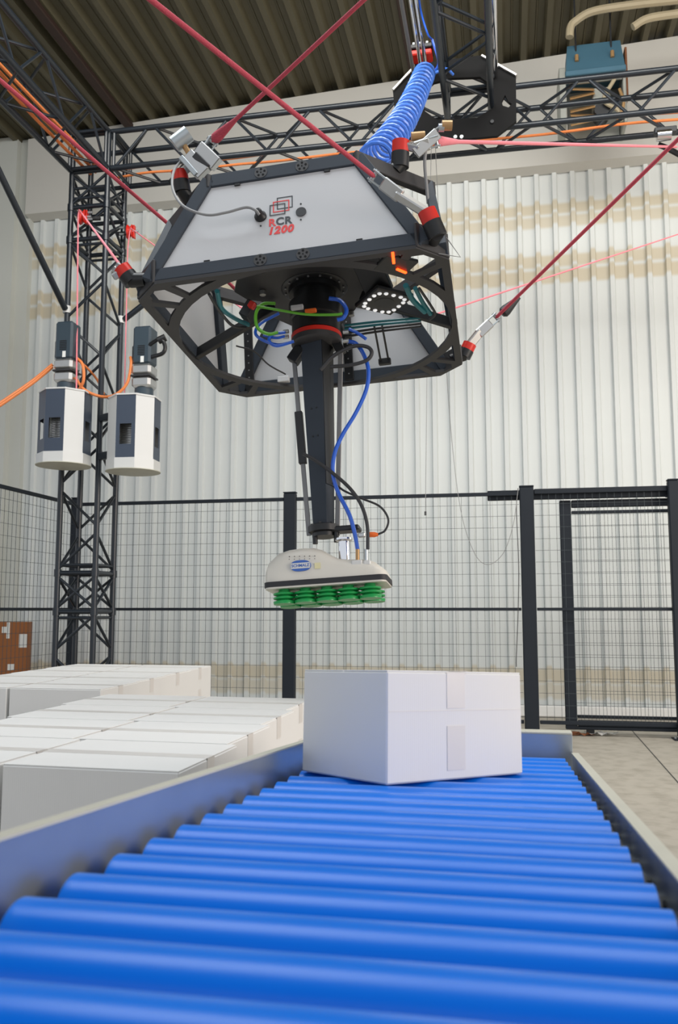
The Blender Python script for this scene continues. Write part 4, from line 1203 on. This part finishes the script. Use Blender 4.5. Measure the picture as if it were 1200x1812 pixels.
# coiled blue hose between plate and platform
h0 = near(752, 128, q, -.25); h1 = toW(Lnear(662, 285, mtop(1, -1), .35))
t = thing('coiled_hose', h1, 'blue coiled air hose hanging between octagonal plate and platform', 'hose')
ax = (h1 - h0); L = ax.length; ax.normalize(); xx = ax.orthogonal().normalized(); yy = ax.cross(xx)
pts = []; turns = 24; N = turns * 16
for i in range(N + 1):
    f_ = i / N; a5 = 2 * PI * turns * f_; sag = Vector((0, 0, -.06 * math.sin(PI * f_)))
    pts.append(h0 + ax * L * f_ + sag + (xx * math.cos(a5) + yy * math.sin(a5)) * .070)
MB().tube(pts, .0105, 8).build('coil', 'coil', t, smooth=True)
MB().tube(smoothpath([pts[0], near(772, 128, h0), near(790, 122, h0, .05), near(802, 132, h0, .1)], 8), .0105, 8).build('lead_in', 'coil', t, smooth=True)
MB().tube(smoothpath([near(765, 70, h0, .1), near(776, 110, h0, .1), near(768, 128, h0, .05)], 6), .009, 8).build('supply_hose', 'bluehose', t, smooth=True)
p = near(741, 0, h0, .0); MB().tube(smoothpath([near(738, -30, h0, -.2), near(745, 20, h0, 0.), near(757, 60, h0, .05), near(765, 70, h0, .1)], 6), .007, 8).build('supply_hose', 'bluehose', t, smooth=True)
MB().tube(smoothpath([pts[-1], toW(Lnear(690, 288, mtop(1, -1), .15)), toW(Lnear(700, 280, mtop(1, -1), .05))], 6), .0105, 8).build('tail', 'coil', t, smooth=True)

#==================================================================== CABLES
def cable(name, label, pts, r, m, cat='cable', grp=None, k=8):
    P = smoothpath(pts, k); o = MB().tube(P, r, 8).build(name, m, smooth=True, base=P[0]); return tag(o, label, cat, grp)


for i in range(3):
    xo = TX + .10 + i * .045
    cable('power_cable', '%s orange power cable lying along the side truss beam' % ('outermost', 'middle', 'innermost')[i], [Vector((xo + .01 * math.sin(3 * yy_ + i), yy_, ZB + .035 + .012 * i)) for yy_ in (6.62, 6.2, 5.6, 4.9, 4.2, 3.4)], .013, 'orange', grp='orange cables on the side truss beam')
for i, (ya, lab) in enumerate(((6.60, 'orange power cable along the back truss beam, nearer the platform'), (6.72, 'orange power cable along the back truss beam, nearer the wall'))):
    cable('power_cable', lab, [Vector((x_, ya + .01 * math.sin(5 * x_), ZB + .034 + .014 * math.sin(4 * x_ + i) ** 2)) for x_ in (-3.3, -3.0, -2.6, -2.2, -1.8, -1.3, -.8, -.2, .4, 1., 1.6, 2.3)], .011, 'orange', grp='orange cables on the back truss beam')
ma = Vector((wa.x, 6.22, wa.z + .32)); mbm = Vector((wb.x, 6.30, wb.z + .28))
for i in range(2):
    cable('motor_cable', '%s of two orange motor cables sagging from the tower winch past the side fence' % ('upper', 'lower')[i], [near(93, 645 + i * 4, ma), near(60, 672 + i * 4, ma, -.05), near(20, 700 + i * 4, ma, -.15), near(-40, 740 + i * 4, ma, -.3)], .013, 'orange', grp='orange motor cables to the side')
cable('motor_cable', 'orange motor cable looping from the tower winch to the tower', [near(134, 632, ma), near(146, 645, ma, -.05), near(148, 672, ma, -.08), near(140, 690, ma, -.05)], .012, 'orange')
cable('motor_cable', 'orange motor cable drooping between the two winches', [near(133, 668, ma, -.06), near(150, 690, ma, -.06), near(180, 702, ma, -.05), near(205, 698, mbm, -.08), near(225, 678, mbm, -.08), near(232, 645, mbm, -.05), near(231, 632, mbm)], .012, 'orange')
cable('motor_cable', 'orange motor cable climbing inside the tower behind the winches', [near(134, 634, ma, .1), near(155, 652, ma, .2), near(172, 672, ma, .3), near(184, 698, ma, .25)], .010, 'orange')

# thin cords in front of the fence
cz = YF - .12
cable('hanging_cord', 'thin grey cord hanging straight down with a small plumb end', [Vector((atY(764, 262, TY - .02).x, TY - .02, ZB - .02)), atY(757, 560, TY - .02), atY(755, 720, TY - .02), atY(753, 905, TY - .02)], .0022, 'grey_cable', 'cord')
o = MB().cyl(atY(753, 905, TY - .02), atY(753, 912, TY - .02), .008, n=8).build('plumb', 'dark_cable', D.objects['hanging_cord'])
cable('slack_cord', 'thin grey cord hanging slack from above to the gate post', [Vector((atY(770, 262, TY - .02).x, TY - .02, ZB - .02)), atY(785, 560, cz - .5), atY(798, 760, cz), atY(815, 900, cz), atY(838, 975, cz), atY(862, 999, cz), atY(890, 980, cz), atY(908, 930, cz), atY(917, 867, cz)], .0026, 'grey_cable', 'cord')
cable('post_cord', 'grey cord dangling down the side of the gate post', [atY(917, 864, YF - .075), atY(914, 900, YF - .075), atY(918, 1000, YF - .06), atY(917, 1080, YF - .06), atY(914, 1160, YF - .06), atY(914, 1180, YF - .06)], .0035, 'dark_cable', 'cord')
# beam clamp with black tail at the right end of the level rope
q = atY(1173, 246, TY); t = thing('beam_clamp', q, 'bright clamp under the back truss beam at the end of the level rope', 'clamp')
rod('roller', q + Vector((-.05, -.05, 0)), q + Vector((.05, -.05, 0)), .042, 'chrome', t, 16)
MB().cbox(q + Vector((.02, .0, .06)), (.16, .06, .05), .005).build('bracket', 'dark_gap', t)
MB().tube(smoothpath([atY(1165, 256, TY), atY(1180, 262, TY), atY(1203, 274, TY)], 6), .022, 8).build('strap', 'black', t, smooth=True)

#==================================================================== UNIT HEATER AND PIPES
yh = 7.62
hx0, hx1 = atY(1001, 120, yh).x, atY(1107, 115, yh).x; ht, hbot = atY(1050, 62, yh).z, atY(1050, 218, yh).z
hm = atY(1050, 126, yh).z
t = thing('unit_heater', ((hx0 + hx1) / 2, yh + .2, hbot), 'blue unit heater with grey louvre body hanging under the roof', 'heater')
cxh = (hx0 + hx1) / 2; wh = hx1 - hx0
MB().add([(hx0, yh, hm), (hx1, yh, hm), (hx1, yh + .38, hm), (hx0, yh + .38, hm), (hx0 + .03, yh + .12, ht), (hx1 - .02, yh + .12, ht), (hx1 - .02, yh + .38, ht), (hx0 + .03, yh + .38, ht)],
         [(0, 3, 2, 1), (4, 5, 6, 7), (0, 1, 5, 4), (1, 2, 6, 5), (2, 3, 7, 6), (3, 0, 4, 7)]).build('hood', 'heater', t)
MB().cbox((cxh, yh - .0, hm), (wh + .01, .03, .05), .012).build('hood_edge', 'heater', t)
MB().cbox((hx0 - .03, yh + .2, (hm + hbot) / 2 + .05), (.06, .38, hm - hbot + .05), .006).build('side_panel', 'heater_grey', t)
MB().cbox((hx1 - .01, yh + .2, (hm + hbot) / 2), (.03, .34, hm - hbot), .006).build('side_panel', 'heater_grey', t)
MB().cbox((cxh, yh + .32, (hm + hbot) / 2), (wh - .06, .06, hm - hbot - .02), .006).build('rear_panel', 'heater_grey', t)
MB().cbox((cxh, yh + .02, hm - .06), (wh - .06, .03, .07), .006).build('front_strip', 'heater_grey', t)
for i in range(6):
    zz = hm - .13 - i * (hm - hbot - .18) / 5
    MB().cbox((cxh - .12, yh + .05, zz), (wh * .42, .09, .012), .003, Matrix.Rotation(.7, 3, 'X') @ Matrix.Rotation(.12 * (-1) ** i, 3, 'Y')).build('louvre', 'bronze', t)
MB().cbox((cxh + .05, yh + .1, (hm + hbot) / 2 + .02), (.16, .1, .2), .01).build('burner_box', 'heater_grey', t)
rod('fan_motor', (cxh + .05, yh + .02, hbot + .14), (cxh + .05, yh + .18, hbot + .14), .07, 'dark_gap', t, 16)
MB().tube(smoothpath([(hx1 - .1, yh + .0, hm - .1), (hx1 - .2, yh - .02, hm - .3), (hx1 - .08, yh, hbot + .1), (hx1 - .05, yh + .02, hbot)], 6), .018, 8).build('flue', 'beige', t, smooth=True)
MB().tube(smoothpath([(hx1 - .06, yh + .0, hbot + .3), (hx1 - .03, yh - .02, hbot + .15), (hx1 - .09, yh, hbot - .02)], 6), .014, 8).build('flue', 'bronze', t, smooth=True)
MB().cbox((hx1 + .03, yh + .2, hm + .05), (.02, .1, .5), .004).build('rust_bracket', 'rust', t)
for sx in (.2, .8):
    p = Vector((hx0 + wh * sx, yh + .04, hm + .14)); MB().cyl(p, p + Vector((0, -.0, .06)), .018, n=10).build('hanger_bolt', 'bronze', t)
    rod('hanger_rod', p + Vector((0, .06, .0)), Vector((p.x, p.y + .06, roofz(p.x) + .02)), .008, 'dark_gap', t, 8)
yq = 7.58
def pp(x_, y_): return atY(x_, y_, yq)
cable('roof_pipe', 'beige pipe bending down into the blue unit heater', [pp(1008, 66), pp(1010, 48), pp(1018, 38), pp(1050, 20), pp(1125, 8), pp(1200, 0), pp(1300, -12)], .036, 'beige', 'pipe', k=5)
cable('roof_pipe', 'short beige pipe with an open end beside the blue unit heater', [pp(1120, 48), pp(1146, 33), pp(1200, 24), pp(1300, 10)], .036, 'beige', 'pipe', k=5)

# litter by the gate
for i, (px, py, sx, sy, lab) in enumerate(((1065, 1301, .13, .05, 'crumpled white paper scrap lying below the sliding gate'), (1032, 1302, .10, .04, 'brownish paper scrap lying below the sliding gate'))):
    c = atZ(px, py, 0); mb = MB(); vs = []; rnd = random.Random(i + 3); nx_, ny_ = 7, 4
    for a5 in range(nx_):
        for b5 in range(ny_): vs.append((c.x + (a5 / (nx_ - 1) - .5) * 2 * sx + rnd.uniform(-.01, .01), c.y + (b5 / (ny_ - 1) - .5) * 2 * sy, .002 + rnd.uniform(0, .03)))
    mb.add(vs, [(a5 * ny_ + b5, a5 * ny_ + b5 + 1, (a5 + 1) * ny_ + b5 + 1, (a5 + 1) * ny_ + b5) for a5 in range(nx_ - 1) for b5 in range(ny_ - 1)])
    o = mb.build('paper_scrap', 'paper' if i == 0 else 'rust', base=(c.x, c.y, 0)); tag(o, lab, 'paper')

for o in D.objects:
    if '_local' in o: del o['_local']
